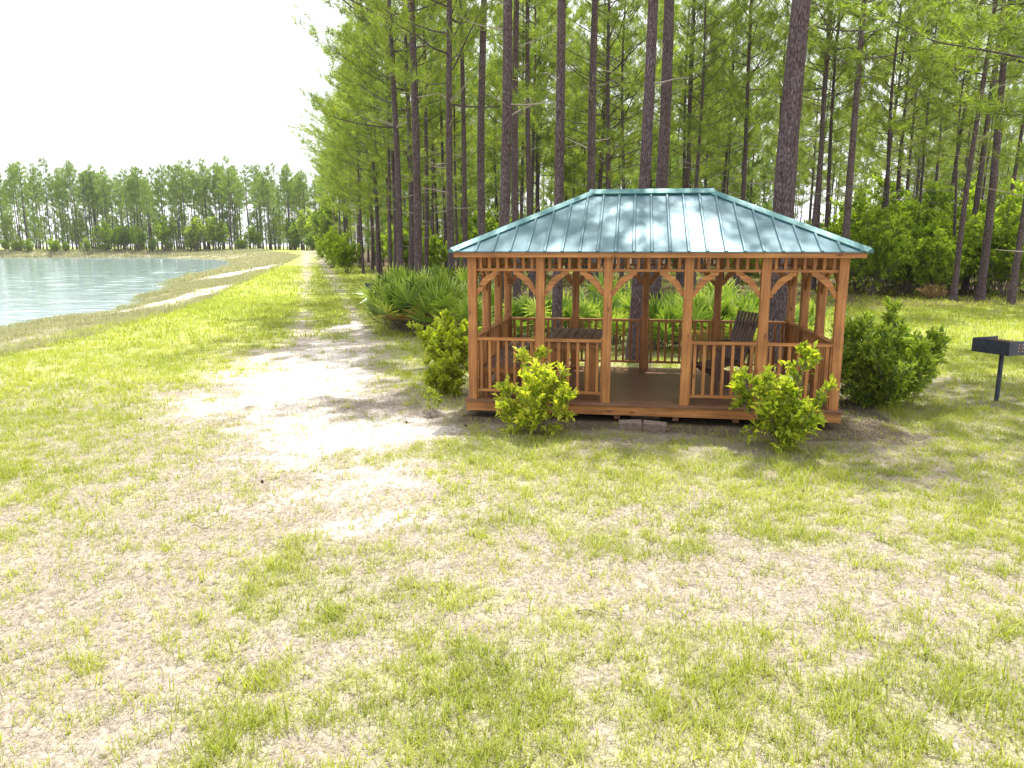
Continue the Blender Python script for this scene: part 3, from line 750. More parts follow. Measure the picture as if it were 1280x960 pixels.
# wood that reads as one mass behind all of them
def merged_wood(name, label, pts, kinds, seed):
    r = np.random.default_rng(seed); arrs = []
    for tm, cm in kinds:
        o = []
        for m_ in (tm, cm):
            nv = len(m_.vertices); v = np.empty(nv * 3, np.float32); m_.vertices.foreach_get('co', v)
            nl = len(m_.loops); l = np.empty(nl, np.int32); m_.loops.foreach_get('vertex_index', l)
            npoly = len(m_.polygons); tot = np.empty(npoly, np.int32); m_.polygons.foreach_get('loop_total', tot)
            ti = np.zeros(nv, np.float32)
            if 'tint' in m_.attributes: m_.attributes['tint'].data.foreach_get('value', ti)
            mi = np.empty(npoly, np.int32); m_.polygons.foreach_get('material_index', mi)
            mi = np.where(mi == 0, 0 if m_ is cm else 1, 1)
            st = np.r_[0, np.cumsum(tot)[:-1]]
            t3 = l[(st[tot == 3][:, None] + np.arange(3)).astype(int)] if (tot == 3).any() else np.zeros((0, 3), int)
            t4 = l[(st[tot == 4][:, None] + np.arange(4)).astype(int)] if (tot == 4).any() else np.zeros((0, 4), int)
            o.append((v.reshape(-1, 3), t3, t4, ti, mi[tot == 3], mi[tot == 4]))
        arrs.append(o)
    V, T3, T4, Ti, M3, M4 = [], [], [], [], [], []; off = 0
    for x, y in pts:
        o = arrs[r.integers(len(arrs))]; a = r.random() * 6.28; s = r.uniform(.8, 1.15); c_, s_ = math.cos(a), math.sin(a); z0 = g1(x, y); dt = r.normal(0, .1)
        for v, t3, t4, ti, m3, m4 in o:
            q = np.stack([v[:, 0] * c_ - v[:, 1] * s_, v[:, 0] * s_ + v[:, 1] * c_, v[:, 2]], 1) * s + [x, y, z0]
            V.append(q); T3.append(t3 + off); T4.append(t4 + off); Ti.append(ti + dt); M3.append(m3); M4.append(m4); off += len(v)
    me = mesh_np(name, np.concatenate(V), [np.concatenate(T3), np.concatenate(T4)], [M['needle_far'], M['bark']], np.concatenate(M3 + M4), np.concatenate(Ti))
    tag(link(name, me), label, 'wood', kind='stuff')
r = np.random.default_rng(77)
pts = []
while len(pts) < 75:
    y = r.uniform(52, 120); x = r.uniform(float(edge_x(np.array(y))) + 3, .76 * y)
    if x > .3 * y and r.random() < .7: continue
    if far_enough(x, y, .8): pts.append((x, y))
merged_wood('young_pine_thicket', 'thicket of low young pines filling the wood between the taller trunks', pts, young, 8)
pts = []
for _ in range(110):
    y = r.uniform(108, 190); x = r.uniform(float(edge_x(np.array(y))) + 4, .76 * y)
    if x < .3 * y or r.random() < .35: pts.append((x, y))
merged_wood('distant_wood', 'far pine wood that closes the view between the trunks behind the gazebo', pts, farp, 5)
pts = [(r.uniform(-185, -40), r.uniform(222, 275)) for _ in range(90)]
pts2 = [(r.uniform(-170, -45), r.uniform(212, 232)) for _ in range(110)]
merged_wood('far_shore_thicket', 'thicket of low green growth under the pines across the lake', pts2, young, 9)
merged_wood('far_shore_wood', 'deep pine wood behind the tree line across the lake', pts, farp, 6)

# ------------------------------------------------------------------ UNDERSTORY
und = [shrub_mesh(s, 4.6, 2.1, 15, 24, 6, .25, .15, M['leaf_wood'], spread=.75, bare=.2, stem_r=.035) for s in (51, 52, 53)]
und.append(shrub_mesh(54, 7.5, 2.6, 16, 26, 6, .32, .19, M['leaf_wood'], spread=.6, bare=.28, stem_r=.05))
def plant(name, pair, x, y, label, cat, group=None, s=1.0, sz=None, rz=None):
    o = empty(name, (x, y, g1(x, y)), rng.random() * 6.28 if rz is None else rz, label, cat, group)
    o.scale = (s, s, sz or s); link(pair[0].name.split('.')[0], pair[0], o); link(pair[1].name.split('.')[0], pair[1], o)
    return o
US = [(1075, 38, .9), (1098, 35, .8), (1120, 40, 1.0), (1138, 36, .85), (1158, 42, 1.1), (1185, 39, .9), (1205, 45, 1.2), (1225, 36, .75), (1245, 38, 1.0), (1262, 34, .9), (1290, 36, 1.0), (1172, 34, .6), (1060, 44, 1.1), (1110, 47, 1.2)]
for i, (px, Y, s) in enumerate(US):
    plant('understory_shrub', und[i % 3], at(px, Y), Y, 'bright green leafy shrub under the pines at the back of the right clearing', 'shrub', 'leafy shrubs at the back of the clearing', s)
n = 0
for i in range(400):
    if n >= 44: break
    y = rng.uniform(44, 105); x = rng.uniform(float(edge_x(np.array(y))) + 1, .72 * y)
    if not far_enough(x, y, 1.0): continue
    plant('understory_shrub', und[i % 3], x, y, 'low green shrub between the pine trunks deep in the wood', 'shrub', 'shrubs between the pines', rng.uniform(.45, 1.0)); n += 1
for i in range(12):
    y = 60 + i * 9.5 + rng.uniform(-2, 2); x = float(edge_x(np.array(y))) - .4 + rng.normal(0, .6)
    plant('understory_shrub', und[i % 3], x, y, 'leafy shrub at the foot of the edge row along the grassy track', 'shrub', 'shrubs along the track', rng.uniform(.35, .8))
for i in range(34):
    x = rng.uniform(-152, -52); y = 204.5 + rng.uniform(0, 3)
    big = rng.random() < .55 and x > -112
    plant('hardwood_tree' if big else 'understory_shrub', und[3] if big else und[i % 3], x, y, 'round leafy tree in front of the pines across the lake' if big else 'low shrub at the foot of the pines across the lake',
          'tree' if big else 'shrub', 'leafy trees across the lake' if big else 'low shrubs across the lake', rng.uniform(.7, 1.3) if big else rng.uniform(.4, .8))
plant('hardwood_tree', und[3], at(414, 150), 150, 'bright leafy tree at the far end of the grassy track, right side', 'tree', None, 1.5)
plant('hardwood_tree', und[3], at(383, 196), 200, 'leafy tree at the far end of the track by the lake corner', 'tree', None, 1.4)
dk = shrub_mesh(58, 3.2, 3.4, 18, 20, 6, .25, .15, M['leaf_dark'], spread=.7, bare=.1, stem_r=.04)
plant('dark_bush', dk, at(397, 186), 186, 'low dark round bush closing the far end of the track', 'bush', None, 1.3)

# ------------------------------------------------------------------ PALMETTOS
pal = [palmetto_mesh(s, 26, sz) for s, sz in ((61, 1.05), (62, .95), (63, 1.12))]
PL = [(490, 20.9, .85), (500, 20.6, 1.15), (522, 20.2, 1.1), (548, 20.0, 1.15), (572, 20.6, 1.15), (494, 22.8, 1.1), (512, 22.4, 1.3), (538, 22.2, 1.3), (562, 22.2, 1.2), (590, 21.4, 1.0), (582, 19, .9)]
for i, (px, Y, s) in enumerate(PL):
    s *= 1.06
    plant('saw_palmetto', pal[i % 3], at(px, Y), Y, 'fan-leaved palmetto in the clump left of the gazebo', 'palmetto', 'palmettos left of the gazebo', s)
PB = [(652, 18.2, .95), (678, 17.6, .9), (712, 18.0, .95), (746, 17.2, 1.0), (770, 17.8, .95), (826, 17.0, .95), (850, 17.6, 1.0), (880, 16.6, .95), (908, 17.2, 1.05), (932, 16.4, 1.0), (955, 17.4, 1.0), (842, 19.5, 1.0), (1005, 18.5, .9), (760, 19.8, 1.1), (905, 19.6, 1.15)]
for i, (px, Y, s) in enumerate(PB):
    plant('saw_palmetto', pal[(i + 1) % 3], at(px, Y), Y, 'fan-leaved palmetto seen through the gazebo behind its back railing', 'palmetto', 'palmettos behind the gazebo', s)

# ------------------------------------------------------------------ SHRUBS ROUND THE GAZEBO
def ground_at(px, py): return unproj(px, py, 0.0)
x, y = ground_at(672, 545)
plant('shrub', shrub_mesh(71, .86, .42, 11, 11, 7, .092, .046, M['leaf_bright'], spread=.75, light_tips=.6, stem_r=.008, shape='cone', irr=1), x, y + .05, 'low yellow-green shrub in front of the left railing', 'shrub', None, 1.13, rz=.4)
x, y = ground_at(978, 562)
plant('shrub', shrub_mesh(73, 1.27, .56, 13, 11, 7, .105, .054, M['leaf_bright'], spread=.5, bare=.06, light_tips=.6, stem_r=.010, irr=.8), x, y + .05, 'upright yellow-green shrub in front of the right railing', 'shrub', None, 1.0, rz=2.)
x, y = ground_at(1112, 512)
plant('bush', shrub_mesh(75, 1.42, .92, 44, 26, 7, .10, .048, M['leaf_dark'], spread=.55, bare=.04, light_tips=.6, stem_r=.012, irr=.5), x, y + .35, 'big rounded dark green bush against the right end of the gazebo', 'bush', None, 1.0)
x, y = ground_at(562, 462)
plant('bush', shrub_mesh(77, 1.08, .72, 24, 18, 7, .09, .046, M['leaf_bright'], spread=.5, bare=.05, light_tips=.3, stem_r=.010, irr=.7), x, y + .2, 'leafy green bush beside the left end of the gazebo, behind the smaller one', 'bush', None, 1.0)
x, y = ground_at(558, 494)
plant('shrub', shrub_mesh(79, .62, .42, 18, 14, 6, .075, .042, M['leaf_bright'], spread=.6, bare=.05, light_tips=.5, stem_r=.007, irr=.8), x, y + .1, 'small bright shrub beside the front left corner post', 'shrub', None, 1.0)
x, y = ground_at(1138, 500)
plant('sapling', shrub_mesh(80, .5, .3, 8, 8, 6, .06, .03, M['leaf_dark'], spread=.7, stem_r=.006), x + .15, y + .2, 'low dark seedling at the right foot of the big bush', 'sapling')
x, y = ground_at(541, 520)
plant('sapling', shrub_mesh(81, .42, .13, 4, 5, 4, .05, .025, M['leaf_bright'], spread=.6, stem_r=.005), x, y, 'thin seedling beside a heap of grey twigs left of the deck', 'sapling')

# ------------------------------------------------------------------ GAZEBO
gzb = empty('gazebo', (GX, GY, 0), GYAW, 'orange stained timber gazebo with a teal ribbed metal hip roof on the lawn', 'gazebo')
ZD, ZR, ZH, ZE, ZRI = .28, 1.134, 2.038, 2.30, 3.14
b = MB()
nb = 23; bw = (GD + .1) / nb
for i in range(nb): b.box(-.04, GW + .04, -.05 + i * bw, -.05 + (i + 1) * bw - .006, ZD - .03, ZD)
b.build('deck', M['deck'], gzb, .002)
b = MB(); b.box(-.02, GW + .02, -.025, .02, .122, ZD - .032); b.box(-.02, GW + .02, GD - .02, GD + .025, .10, ZD - .032)
b.box(-.02, .02, .022, GD - .022, .10, ZD - .032); b.box(GW - .02, GW + .02, .022, GD - .022, .10, ZD - .032)
b.build('skirt_board', M['wood_h'], gzb, .002)
b = MB()
for a in np.linspace(.5, GW - .5, 6): b.box(a - .04, a + .04, .03, GD - .03, .06, ZD - .033)
b.build('joists', M['deck'], gzb)
for bx, by in ((.35, .4), (2.45, .4), (4.5, .4), (.35, 2.7), (2.45, 2.7), (4.5, 2.7)):
    b = MB(); b.box(bx - .2, bx + .2, by - .1, by + .1, -.05, .058); b.build('footing', M['block'], gzb, .006)
PW = .116
front = [.07, 1.0, 1.9, 2.94, 3.9, GW - .07]; back = [.07, 1.26, 2.45, 3.64, GW - .07]; side = [1.05, 2.06]
posts = [(a, .07) for a in front] + [(a, GD - .07) for a in back] + [(s, q) for q in side for s in (.07, GW - .07)]
pm = None
for a, q in posts:
    if pm is None:
        b = MB(); h = PW / 2; c = h - .018
        # square post with chamfered shaft between rail and header
        rings = [(ZD, h), (ZR + .06, h), (ZR + .10, h), (ZH - .34, h), (ZH - .30, h), (2.25, h)]
        def ring(z, k): return [(-k, -h, z), (k, -h, z), (h, -k, z), (h, k, z), (k, h, z), (-k, h, z), (-h, k, z), (-h, -k, z)]
        zs = [(ZD, h - .003), (ZR + .05, h - .003), (ZR + .09, c), (ZH - .36, c), (ZH - .32, h - .003), (2.25, h - .003)]
        vs = [v for z, k in zs for v in ring(z, k)]
        fs = [(i * 8 + j, i * 8 + (j + 1) % 8, i * 8 + 8 + (j + 1) % 8, i * 8 + 8 + j) for i in range(len(zs) - 1) for j in range(8)]
        fs += [tuple(range(8))[::-1], tuple(range(40, 48))]
        b.add(vs, fs); pm = b.mesh('post', M['wood_v'])
    o = link('post', pm, gzb); o.location = (a, q, 0)
balm = MB().box(-.019, .019, -.019, .019, ZD + .14, ZR - .04).mesh('baluster', M['wood_v'])
spm = MB().box(-.019, .019, -.019, .019, ZH + .036, 2.215).mesh('spindle', M['wood_v'])
def brk():
    # curved knee brace outline: legs along post (down) and header (right)
    p = [(0, 0), (.30, 0), (.30, -.035), (.265, -.05), (.255, -.075)]
    for t in np.linspace(0, 1, 7): 
        an = t * PI / 2; p.append((.235 - .175 * math.sin(an) , -.08 - .175 * (1 - math.cos(an)) ))
    p += [(.075, -.265), (.05, -.285), (.035, -.30), (.035, -.36), (0, -.36)]
    return p
def brk2():
    return [(0, -.36), (.035, -.35), (.045, -.31), (.07, -.295), (.085, -.26), (.125, -.205), (.18, -.145), (.225, -.105), (.25, -.095), (.27, -.06), (.31, -.045), (.32, 0), (.235, 0), (.20, -.03), (.14, -.065), (.085, -.115), (.045, -.18), (.02, -.25), (0, -.27)]
def bay(p, q, rail=True):
    p, q = Vector((*p, 0)), Vector((*q, 0)); d = (q - p).normalized(); n = Vector((-d.y, d.x, 0)); L = (q - p).length - PW
    s = p + d * (PW / 2); ang = math.atan2(d.y, d.x); hm = M['wood_h']
    def local(name, mesh_b, parent=None, bevel=.002):
        o = mesh_b.build(name, hm, parent or gzb, bevel); 
        if parent is None: o.location = s; o.rotation_euler.z = ang
        return o
    cnt = max(4, round(L / .125)); step = L / cnt
    if rail:
        b = MB(); b.box(.001, L - .001, -.045, .045, ZR - .038, ZR); b.box(.001, L - .001, -.022, .022, ZD + .10, ZD + .138)
        b.box(.001, .02, -.03, .03, ZD + .002, ZR + .03); b.box(L - .02, L - .001, -.03, .03, ZD + .002, ZR + .03)
        ro = local('railing', b)
        for i in range(cnt):
            o = link('baluster', balm, ro); o.location = ((i + .5) * step, 0, 0)
    b = MB(); b.box(.001, L - .001, -.03, .03, ZH, ZH + .034)
    fo = local('frieze', b)
    for i in range(cnt):
        o = link('spindle', spm, fo); o.location = ((i + .5) * step, 0, 0)
    sc_ = min(1, (L * .47) / .32)
    for flip in (0, 1):
        poly = [(x * sc_, y * .9) for x, y in brk2()]
        if flip: poly = [(L - x, y) for x, y in poly][::-1]
        b = MB(); b.prism(poly, (0, .018, ZH - .002), (1, 0, 0), (0, 0, 1), (0, -1, 0), .036)
        local('bracket', b, None, 0)
for i in range(5): bay((front[i], .07), (front[i + 1], .07), rail=(i != 2))
for i in range(4): bay((back[i], GD - .07), (back[i + 1], GD - .07))
for s_ in (.07, GW - .07):
    ys_ = [.07, 1.05, 2.06, GD - .07]
    for i in range(3): bay((s_, ys_[i]), (s_, ys_[i + 1]))
b = MB(); b.box(.02, GW - .02, .02, .12, 2.216, 2.29); b.box(.02, GW - .02, GD - .12, GD - .02, 2.216, 2.29)
b.box(.02, .12, .122, GD - .122, 2.216, 2.29); b.box(GW - .12, GW - .02, .122, GD - .122, 2.216, 2.29)
b.build('top_beam', M['wood_h'], gzb, .002)
OV = .17
b = MB(); o_ = OV - .03
b.box(-o_, GW + o_, -o_, -o_ + .03, 2.222, ZE - .006); b.box(-o_, GW + o_, GD + o_ - .03, GD + o_, 2.222, ZE - .006)
b.box(-o_, -o_ + .03, -o_ + .032, GD + o_ - .032, 2.222, ZE - .006); b.box(GW + o_ - .03, GW + o_, -o_ + .032, GD + o_ - .032, 2.222, ZE - .006)
b.build('fascia', M['wood_h'], gzb, .002)
# roof
RL = .851; e0, e1, f0, f1 = -OV, GW + OV, -OV, GD + OV; rx0, rx1, ry = GW / 2 - RL, GW / 2 + RL, GD / 2
def RP(x, y, dz=0):
    return (x, y, ZE + dz)
cs = [(e0, f0, ZE), (e1, f0, ZE), (e1, f1, ZE), (e0, f1, ZE), (rx0, ry, ZRI), (rx1, ry, ZRI)]
b = MB()
vs = cs + [(x, y, z - .014) for x, y, z in cs]
b.cur = 1; b.add(vs, [(7, 6, 10, 11), (9, 8, 11, 10), (8, 7, 11), (6, 9, 10)]); b.cur = 0
b.add(vs, [(0, 1, 5, 4), (2, 3, 4, 5), (1, 2, 5), (3, 0, 4), (0, 6, 7, 1), (1, 7, 8, 2), (2, 8, 9, 3), (3, 9, 6, 0)])
def rib(p, q, nrm):
    p, q, nrm = Vector(p), Vector(q), Vector(nrm).normalized(); d = (q - p).normalized(); s_ = d.cross(nrm).normalized()
    prof = [(-.024, -.002), (-.011, .021), (.011, .021), (.024, -.002)]
    vs = [c + s_ * a + nrm * h for c in (p, q) for a, h in prof]
    b.add(vs, [(0, 1, 2, 3), (7, 6, 5, 4), (0, 4, 5, 1), (1, 5, 6, 2), (2, 6, 7, 3), (3, 7, 4, 0)])
sp = .2285
def slope(A, B, C, D_, n):
    """A-B eave, D_-C top edge (A->D_ and B->C are the hips); ribs square to the eave"""
    A, B, C, D_ = map(Vector, (A, B, C, D_)); e = (B - A); L = e.length; e.normalize()
    nr = e.cross(D_ - A).normalized(); up = nr.cross(e)
    if nr.z < 0: nr = -nr; up = -up
    hA = (D_ - A).dot(e); hB = L - (C - A).dot(e); top = (D_ - A).dot(up)
    x = (L - sp * (int(L / sp))) / 2
    while x < L:
        t = min(1, x / hA, (L - x) / hB)
        if t > .06: rib(A + e * x - up * .02, A + e * x + up * top * (t - .02), nr)
        # minor pencil ribs on the flat of each sheet
        x += sp
slope(cs[0], cs[1], cs[5], cs[4], 0); slope(cs[2], cs[3], cs[4], cs[5], 0); slope(cs[1], cs[2], cs[5], cs[5], 0); slope(cs[3], cs[0], cs[4], cs[4], 0)
roof = b.build('roof', [M['roof'], M['chairw']], gzb)
def cap(name, p, q, n1, n2, w_):
    p, q = Vector(p), Vector(q); n1, n2 = Vector(n1).normalized(), Vector(n2).normalized(); d = (q - p).normalized()
    s1 = d.cross(n1).normalized(); s2 = d.cross(n2).normalized()
    if s1.z > 0: s1 = -s1
    if s2.z > 0: s2 = -s2
    nm = (n1 + n2).normalized(); t = .024
    prof = [s1 * w_ + n1 * .004, s1 * w_ + n1 * t, s1 * .025 + n1 * (t + .012), nm * (t + .022), s2 * .025 + n2 * (t + .012), s2 * w_ + n2 * t, s2 * w_ + n2 * .004]
    bb = MB(); k = len(prof)
    bb.add([c + v for c in (p, q) for v in prof], [tuple(range(k)), tuple(range(2 * k - 1, k - 1, -1))] + [(i, i + k, (i + 1) % k + k, (i + 1) % k) for i in range(k)])
    return bb.build(name, M['cap'], roof)
def fn(a, b_, c):
    v = (Vector(b_) - Vector(a)).cross(Vector(c) - Vector(a)).normalized(); return v if v.z > 0 else -v
nF, nR, nB, nL = fn(cs[0], cs[1], cs[5]), fn(cs[1], cs[2], cs[5]), fn(cs[2], cs[3], cs[4]), fn(cs[3], cs[0], cs[4])
cap('hip_cap', cs[0], cs[4], nF, nL, .075); cap('hip_cap', cs[1], cs[5], nF, nR, .075)
cap('hip_cap', cs[2], cs[5], nB, nR, .075); cap('hip_cap', cs[3], cs[4], nB, nL, .075)
cap('ridge_cap', (rx0 - .05, ry, ZRI + .012), (rx1 + .05, ry, ZRI + .012), nF, nB, .10)
# rafters under the sheet
b = MB()
for x in np.linspace(.5, GW - .5, 9):
    t = min(1, (x - e0) / (rx0 - e0), (e1 - x) / (e1 - rx1))
    for y0_, sg in ((0.12, 1), (GD - .12, -1)):
        y1_ = y0_ + sg * (ry - .12) * t; zA = ZE + (ZRI - ZE) * (.29 / (ry + OV)) - .06; zB = ZE + (ZRI - ZE) * ((abs(y1_ - (f0 if sg > 0 else f1))) / (ry + OV)) - .075
        b.bar((x, y0_, zA), (x, y1_, zB), .038, .09)
b.build('rafters', M['deck'], gzb)

# ---- corner bench, table, chair inside (placed in the gazebo's frame but things of their own)
def inframe(name, a, q, z, label, cat, rz=0):
    x, y = from_g(a, q); return empty(name, (x, y, z), GYAW + rz, label, cat)
bn = inframe('corner_bench', .16, .16, ZD, 'brown L-shaped timber bench along the left and front railings inside the gazebo', 'bench')
b = MB()
for i in range(4): b.box(i * .10, i * .10 + .092, .42, 2.62, .42, .45)
b.build('long_seat', M['table'], bn, .003)
b = MB()
for i in range(4): b.box(0, 1.15, i * .10, i * .10 + .092, .42, .45)
b.build('short_seat', M['deck'], bn, .003)
b = MB(); b.box(0.01, 1.14, .012, .035, .34, .418); b.box(.36, .383, .45, 2.6, .34, .418); b.build('apron', M['wood_h'], bn)
for lx, ly in ((.05, .06), (1.08, .06), (1.08, .34), (.05, 1.5), (.34, 1.5), (.05, 2.56), (.34, 2.56), (.34, .42)):
    b = MB(); b.box(lx - .035, lx + .035, ly - .035, ly + .035, 0, .338); b.build('leg', M['wood_v'], bn)
tb = inframe('table', .98, .78, ZD, 'brown plank table inside the left end of the gazebo', 'table')
b = MB()
for i in range(6): b.box(i * .135, i * .135 + .124, -.08, 1.52, .72, .755)
b.build('tabletop', M['table'], tb, .003)
b = MB(); b.box(.05, .75, 0, .03, .62, .718); b.box(.05, .75, 1.41, 1.44, .62, .718); b.box(.05, .08, .032, 1.408, .62, .718); b.box(.72, .75, .032, 1.408, .62, .718)
b.build('apron', M['wood_h'], tb)
for lx in (.09, .58):
    for ly in (.04, 1.30):
        b = MB(); b.box(lx, lx + .15, ly, ly + .09, 0, .618); b.build('leg', M['wood_v'], tb, .003)
ch = inframe('slatted_armchair', 3.52, 1.15, ZD, 'dark brown slatted armchair with a tilted high back inside the gazebo', 'chair', rz=PI / 2 + .5)
# chair local: faces +y, seat width along x
b = MB()
for i in range(7):
    y_ = .26 - i * .075; b.box(-.27, .27, y_ - .032, y_ + .032, .40 + .012 * (3 - i) * -1 + .0, .42 + .012 * (3 - i) * -1)
b.build('seat', M['chairw'], ch)
b = MB()
for i in range(7):
    x_ = -.24 + i * .08; b.bar((x_ * .85, -.20, .36), (x_, -.46, 1.14), .05, .018, up=(0, 1, .4))
b.bar((-.27, -.315, .60), (.27, -.315, .60), .03, .07); b.bar((-.27, -.435, .96), (.27, -.435, .96), .03, .06)
b.build('backrest', M['chairw'], ch)
for s_ in (-1, 1):
    b = MB(); b.bar((s_ * .30, .34, .66), (s_ * .30, -.36, .70), .10, .025); b.build('armrest', M['chairw'], ch)
    b = MB(); b.bar((s_ * .29, .22, .645), (s_ * .29, .30, 0), .035, .08, up=(0, 1, 0)); b.build('leg', M['chairw'], ch)
    b = MB(); b.bar((s_ * .27, .24, .37), (s_ * .27, -.44, .0), .035, .09); b.build('leg', M['chairw'], ch)
    b = MB(); b.bar((s_ * .285, -.33, .67), (s_ * .285, -.26, .30), .03, .06, up=(0, 1, 0)); b.build('arm_support', M['chairw'], ch)

# ---- bricks under the deck edge
for i, (pxa, pya, rz, lab) in enumerate(((788, 538, -.1, 'tan concrete brick leaning under the deck edge, left one of two'), (818, 539.5, -.22, 'tan concrete brick leaning under the deck edge, right one of two'))):
    x, y = ground_at(pxa, pya)
    b = MB(); b.box(-.15, .15, -.06, .06, -.01, .115); o = b.build('brick', M['block'], None, .008)
    o.location = (x, y + .02, g1(x, y) + .0); o.rotation_euler = (.16, .07 if i else -.04, rz); tag(o, lab, 'brick', 'bricks at the deck edge')

# ------------------------------------------------------------------ GRILLS
def grill(x, y, rz, label, s=1.0):
    o = empty('park_grill', (x, y, g1(x, y)), rz, label, 'grill', 'post mounted grills'); o.scale = (s, s, s)
    MB().tube([(0, 0, -.1), (0, 0, .76)], .033, 12).build('post', M['grill'], o, smooth=False)
    b = MB(); w2, d2, t, h0, h1 = .30, .27, .006, .76, .97
    b.box(-w2, w2, -d2, d2, h0, h0 + t)
    b.box(-w2, w2, -d2, -d2 + t, h0 + t, h1); b.box(-w2, -w2 + t, -d2 + t, d2, h0 + t, h1); b.box(w2 - t, w2, -d2 + t, d2, h0 + t, h1 - .0)
    b.build('firebox', M['grill'], o)
    b = MB(); b.box(-w2, w2, -d2 - .002, -d2, 0, 0.001)
    b = MB()
    for k in range(3):
        for sx in (-1, 1): b.box(w2 + .0005, w2 + .003, -.03 + sx * .045 - .008, -.03 + sx * .045 + .008, h0 + .05 + k * .05, h0 + .066 + k * .05)
    b.build('slot', M['grillslot'], o)
    b = MB(); b.box(w2 + .0006, w2 + .0026, -.05, -.01, h0 + .05, h0 + .15); b.build('rust_patch', M['rust'], o)
    b = MB()
    for k in range(9): b.tube([(-w2 + .03 + k * .06, -d2 + .02, .93), (-w2 + .03 + k * .06, d2 - .02, .93)], .005, 5)
    b.build('grate', M['rust'], o)
    return o
x, y = unproj(1242, 503)
grill(x + .04, y, -1.22, 'dark blue-black steel park grill on a post on the right lawn')
grill(at(466, 27.5), 27.5, .1, 'distant dark steel park grill half hidden behind the left palmetto clump')

# ------------------------------------------------------------------ LITTLE THINGS ON THE GROUND
def cone(px, py, s=1.0):
    x, y = unproj(px, py); b = MB(); rr = random.Random(int(px))
    for i in range(9):
        t = i / 8; r_ = .03 * math.sin(PI * (.18 + .8 * t)) + .004
        for k in range(8):
            a = k * PI / 4 + i * .4; c_ = Vector((math.cos(a), math.sin(a), 0))
            p0 = Vector((0, 0, -.045 + .09 * t)); p1 = p0 + c_ * r_ + Vector((0, 0, .008)); sd = Vector((-c_.y, c_.x, 0)) * .008
            b.add([p0, p1 - sd, p1 + Vector((0, 0, .006)), p1 + sd, p0 + Vector((0, 0, .006))], [(0, 1, 2), (0, 2, 3), (0, 3, 4), (0, 4, 1)])
    o = b.build('pine_cone', M['cone']); o.location = (x, y, g1(x, y) + .03 * s); o.scale = (s, s, s)
    o.rotation_euler = (PI / 2 * .95, 0, rr.random() * 6)
    return tag(o, 'small dark pine cone lying on the sandy lawn', 'pine cone', 'fallen pine cones')
for px, py in ((176, 524), (250, 452), (328, 605), (433, 437), (365, 420), (508, 530), (582, 534), (1005, 615)): cone(px, py, rng.uniform(.3, .5))
def stick(px0, py0, px1, py1, label, mat='deadtwig', rad=.007):
    p, q = unproj(px0, py0), unproj(px1, py1); cx, cy = (p[0] + q[0]) / 2, (p[1] + q[1]) / 2; z0 = g1(cx, cy)
    d = Vector((q[0] - p[0], q[1] - p[1], 0)); b = MB(); n_ = Vector((-d.y, d.x, 0)) * .08
    pts = [d * (t - .5) + n_ * math.sin(t * 5) * .6 + Vector((0, 0, .022 + .01 * math.sin(t * 8))) for t in np.linspace(0, 1, 7)]
    b.tube(pts, np.linspace(rad, rad * .45, 7), 5); b.tube([pts[3], pts[3] + d * .18 + n_ * 2], [rad * .6, rad * .3], 4)
    o = b.build('stick', M[mat]); o.location = (cx, cy, z0); return tag(o, label, 'stick')
stick(722, 768, 782, 774, 'pale bare twig lying in the grass of the right foreground')
stick(336, 413, 356, 407, 'grey branch lying on the lawn near the track')
stick(240, 300 + 360, 262, 664, 'short brown twig lying on the straw left of the sand', 'twig', .005)
b = MB(); rr = random.Random(4)
for i in range(46):
    a = rr.random() * 6.28; l = rr.uniform(.12, .32); c_ = Vector((rr.gauss(0, .09), rr.gauss(0, .06), .02 + .05 * rr.random())); d = Vector((math.cos(a), math.sin(a), rr.uniform(-.1, .35))) * l / 2
    b.tube([c_ - d, c_ + Vector((0, 0, .012)), c_ + d], [.004, .004, .002], 4)
xx, yy = unproj(741, 468, ZD + .003); bb = MB(); bb.add([(-.09, -.06, 0), (.09, -.05, 0), (.085, .06, .004), (-.08, .055, 0), (-.09, -.06, .003), (.09, -.05, .003), (.085, .06, .007), (-.08, .055, .003)], [(3, 2, 1, 0), (4, 5, 6, 7), (0, 1, 5, 4), (1, 2, 6, 5), (2, 3, 7, 6), (3, 0, 4, 7)])
oo = bb.build('paper', M['screw']); oo.location = (xx, yy, ZD + .002); tag(oo, 'pale scrap of paper lying on the deck right of the table', 'paper')
plant('brush_pile', shrub_mesh(91, .9, 1.3, 14, 10, 5, .16, .07, M['palm_dry'], spread=.7, stem_r=.014), at(1173, 33), 33, 'reddish brown heap of dead brush at the edge of the right clearing', 'brush pile', None, .6)
x, y = unproj(537, 522); o = b.build('twig_heap', M['deadtwig']); o.location = (x, y, g1(x, y)); tag(o, 'small heap of grey twigs round the thin seedling left of the deck', 'twigs')

hz = MB(); hz.box(-720, 720, -40, 1450, -4, 34); hm_ = bpy.data.materials.new('summer_haze'); hm_.use_nodes = True; hn = hm_.node_tree; hn.nodes.clear()
pv = hn.nodes.new('ShaderNodeVolumePrincipled'); pv.inputs['Density'].default_value = .00016; pv.inputs['Color'].default_value = (.93, .96, 1, 1); pv.inputs['Anisotropy'].default_value = .3
ho = hn.nodes.new('ShaderNodeOutputMaterial'); hn.links.new(pv.outputs[0], ho.inputs['Volume'])
tag(hz.build('haze', hm_), 'thin pale haze lying over the lake and the wood', 'haze', kind='stuff')
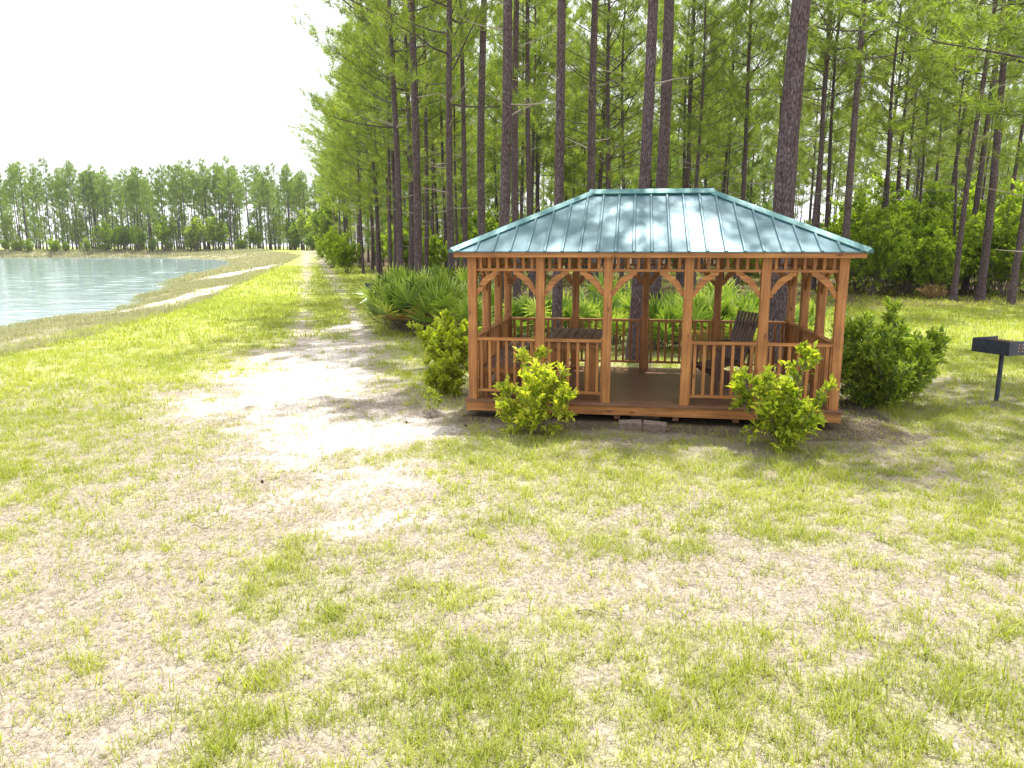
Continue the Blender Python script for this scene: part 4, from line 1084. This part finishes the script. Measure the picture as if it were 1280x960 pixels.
# ------------------------------------------------------------------ LIGHT, SKY, CAMERA
SUN_EL, SUN_AZ = math.radians(70), math.radians(13)      # ahead of the camera, a little to the right (azimuth from +Y towards +X)
w = bpy.data.worlds.new('World'); sc.world = w; w.use_nodes = True; nt = w.node_tree
bg = nt.nodes['Background']
sky = N(nt, 'ShaderNodeTexSky', sky_type='NISHITA'); sky.sun_disc = False; sky.sun_elevation = SUN_EL; sky.sun_rotation = SUN_AZ
sky.air_density = 1.2; sky.dust_density = 2.5; sky.ozone_density = 1.0
tc = N(nt, 'ShaderNodeTexCoord'); mp = N(nt, 'ShaderNodeMapping'); mp.inputs['Scale'].default_value = (1, 1, 2.4); nt.links.new(tc.outputs['Generated'], mp.inputs['Vector'])
cl = noise(nt, mp.outputs[0], 2.3, 8, .6)
cf = ramp(nt, cl, [(.34, (0, 0, 0)), (.48, (1, 1, 1))])
c = mixc(nt, cf, sky.outputs[0], (14., 14.3, 14.8))
nt.links.new(c, bg.inputs['Color']); bg.inputs['Strength'].default_value = .066
sd = bpy.data.lights.new('sun', 'SUN'); sd.energy = 5.0; sd.angle = math.radians(.53); sd.color = (1, .975, .93)
so = bpy.data.objects.new('sun', sd); COL.objects.link(so)
dv = Vector((math.sin(SUN_AZ) * math.cos(SUN_EL), math.cos(SUN_AZ) * math.cos(SUN_EL), math.sin(SUN_EL)))
so.rotation_euler = dv.to_track_quat('Z', 'Y').to_euler(); so.location = (0, 0, 60)
cam = bpy.data.cameras.new('camera'); co = bpy.data.objects.new('camera', cam); COL.objects.link(co)
cam.sensor_width = 36; cam.lens = F / 1280 * 36; cam.clip_end = 4000; cam.clip_start = .1
co.location = (0, 0, H); co.rotation_euler = (PI / 2 - TH, 0, 0); sc.camera = co
vs_ = sc.view_settings; vs_.view_transform = 'Standard'; vs_.look = 'None'; vs_.exposure = .97; vs_.gamma = 1
sc.cycles.max_bounces = 8; sc.cycles.diffuse_bounces = 4; sc.cycles.transmission_bounces = 6; sc.cycles.use_denoising = True
sc.cycles.sample_clamp_indirect = 6
print('pines', pine_count[0])
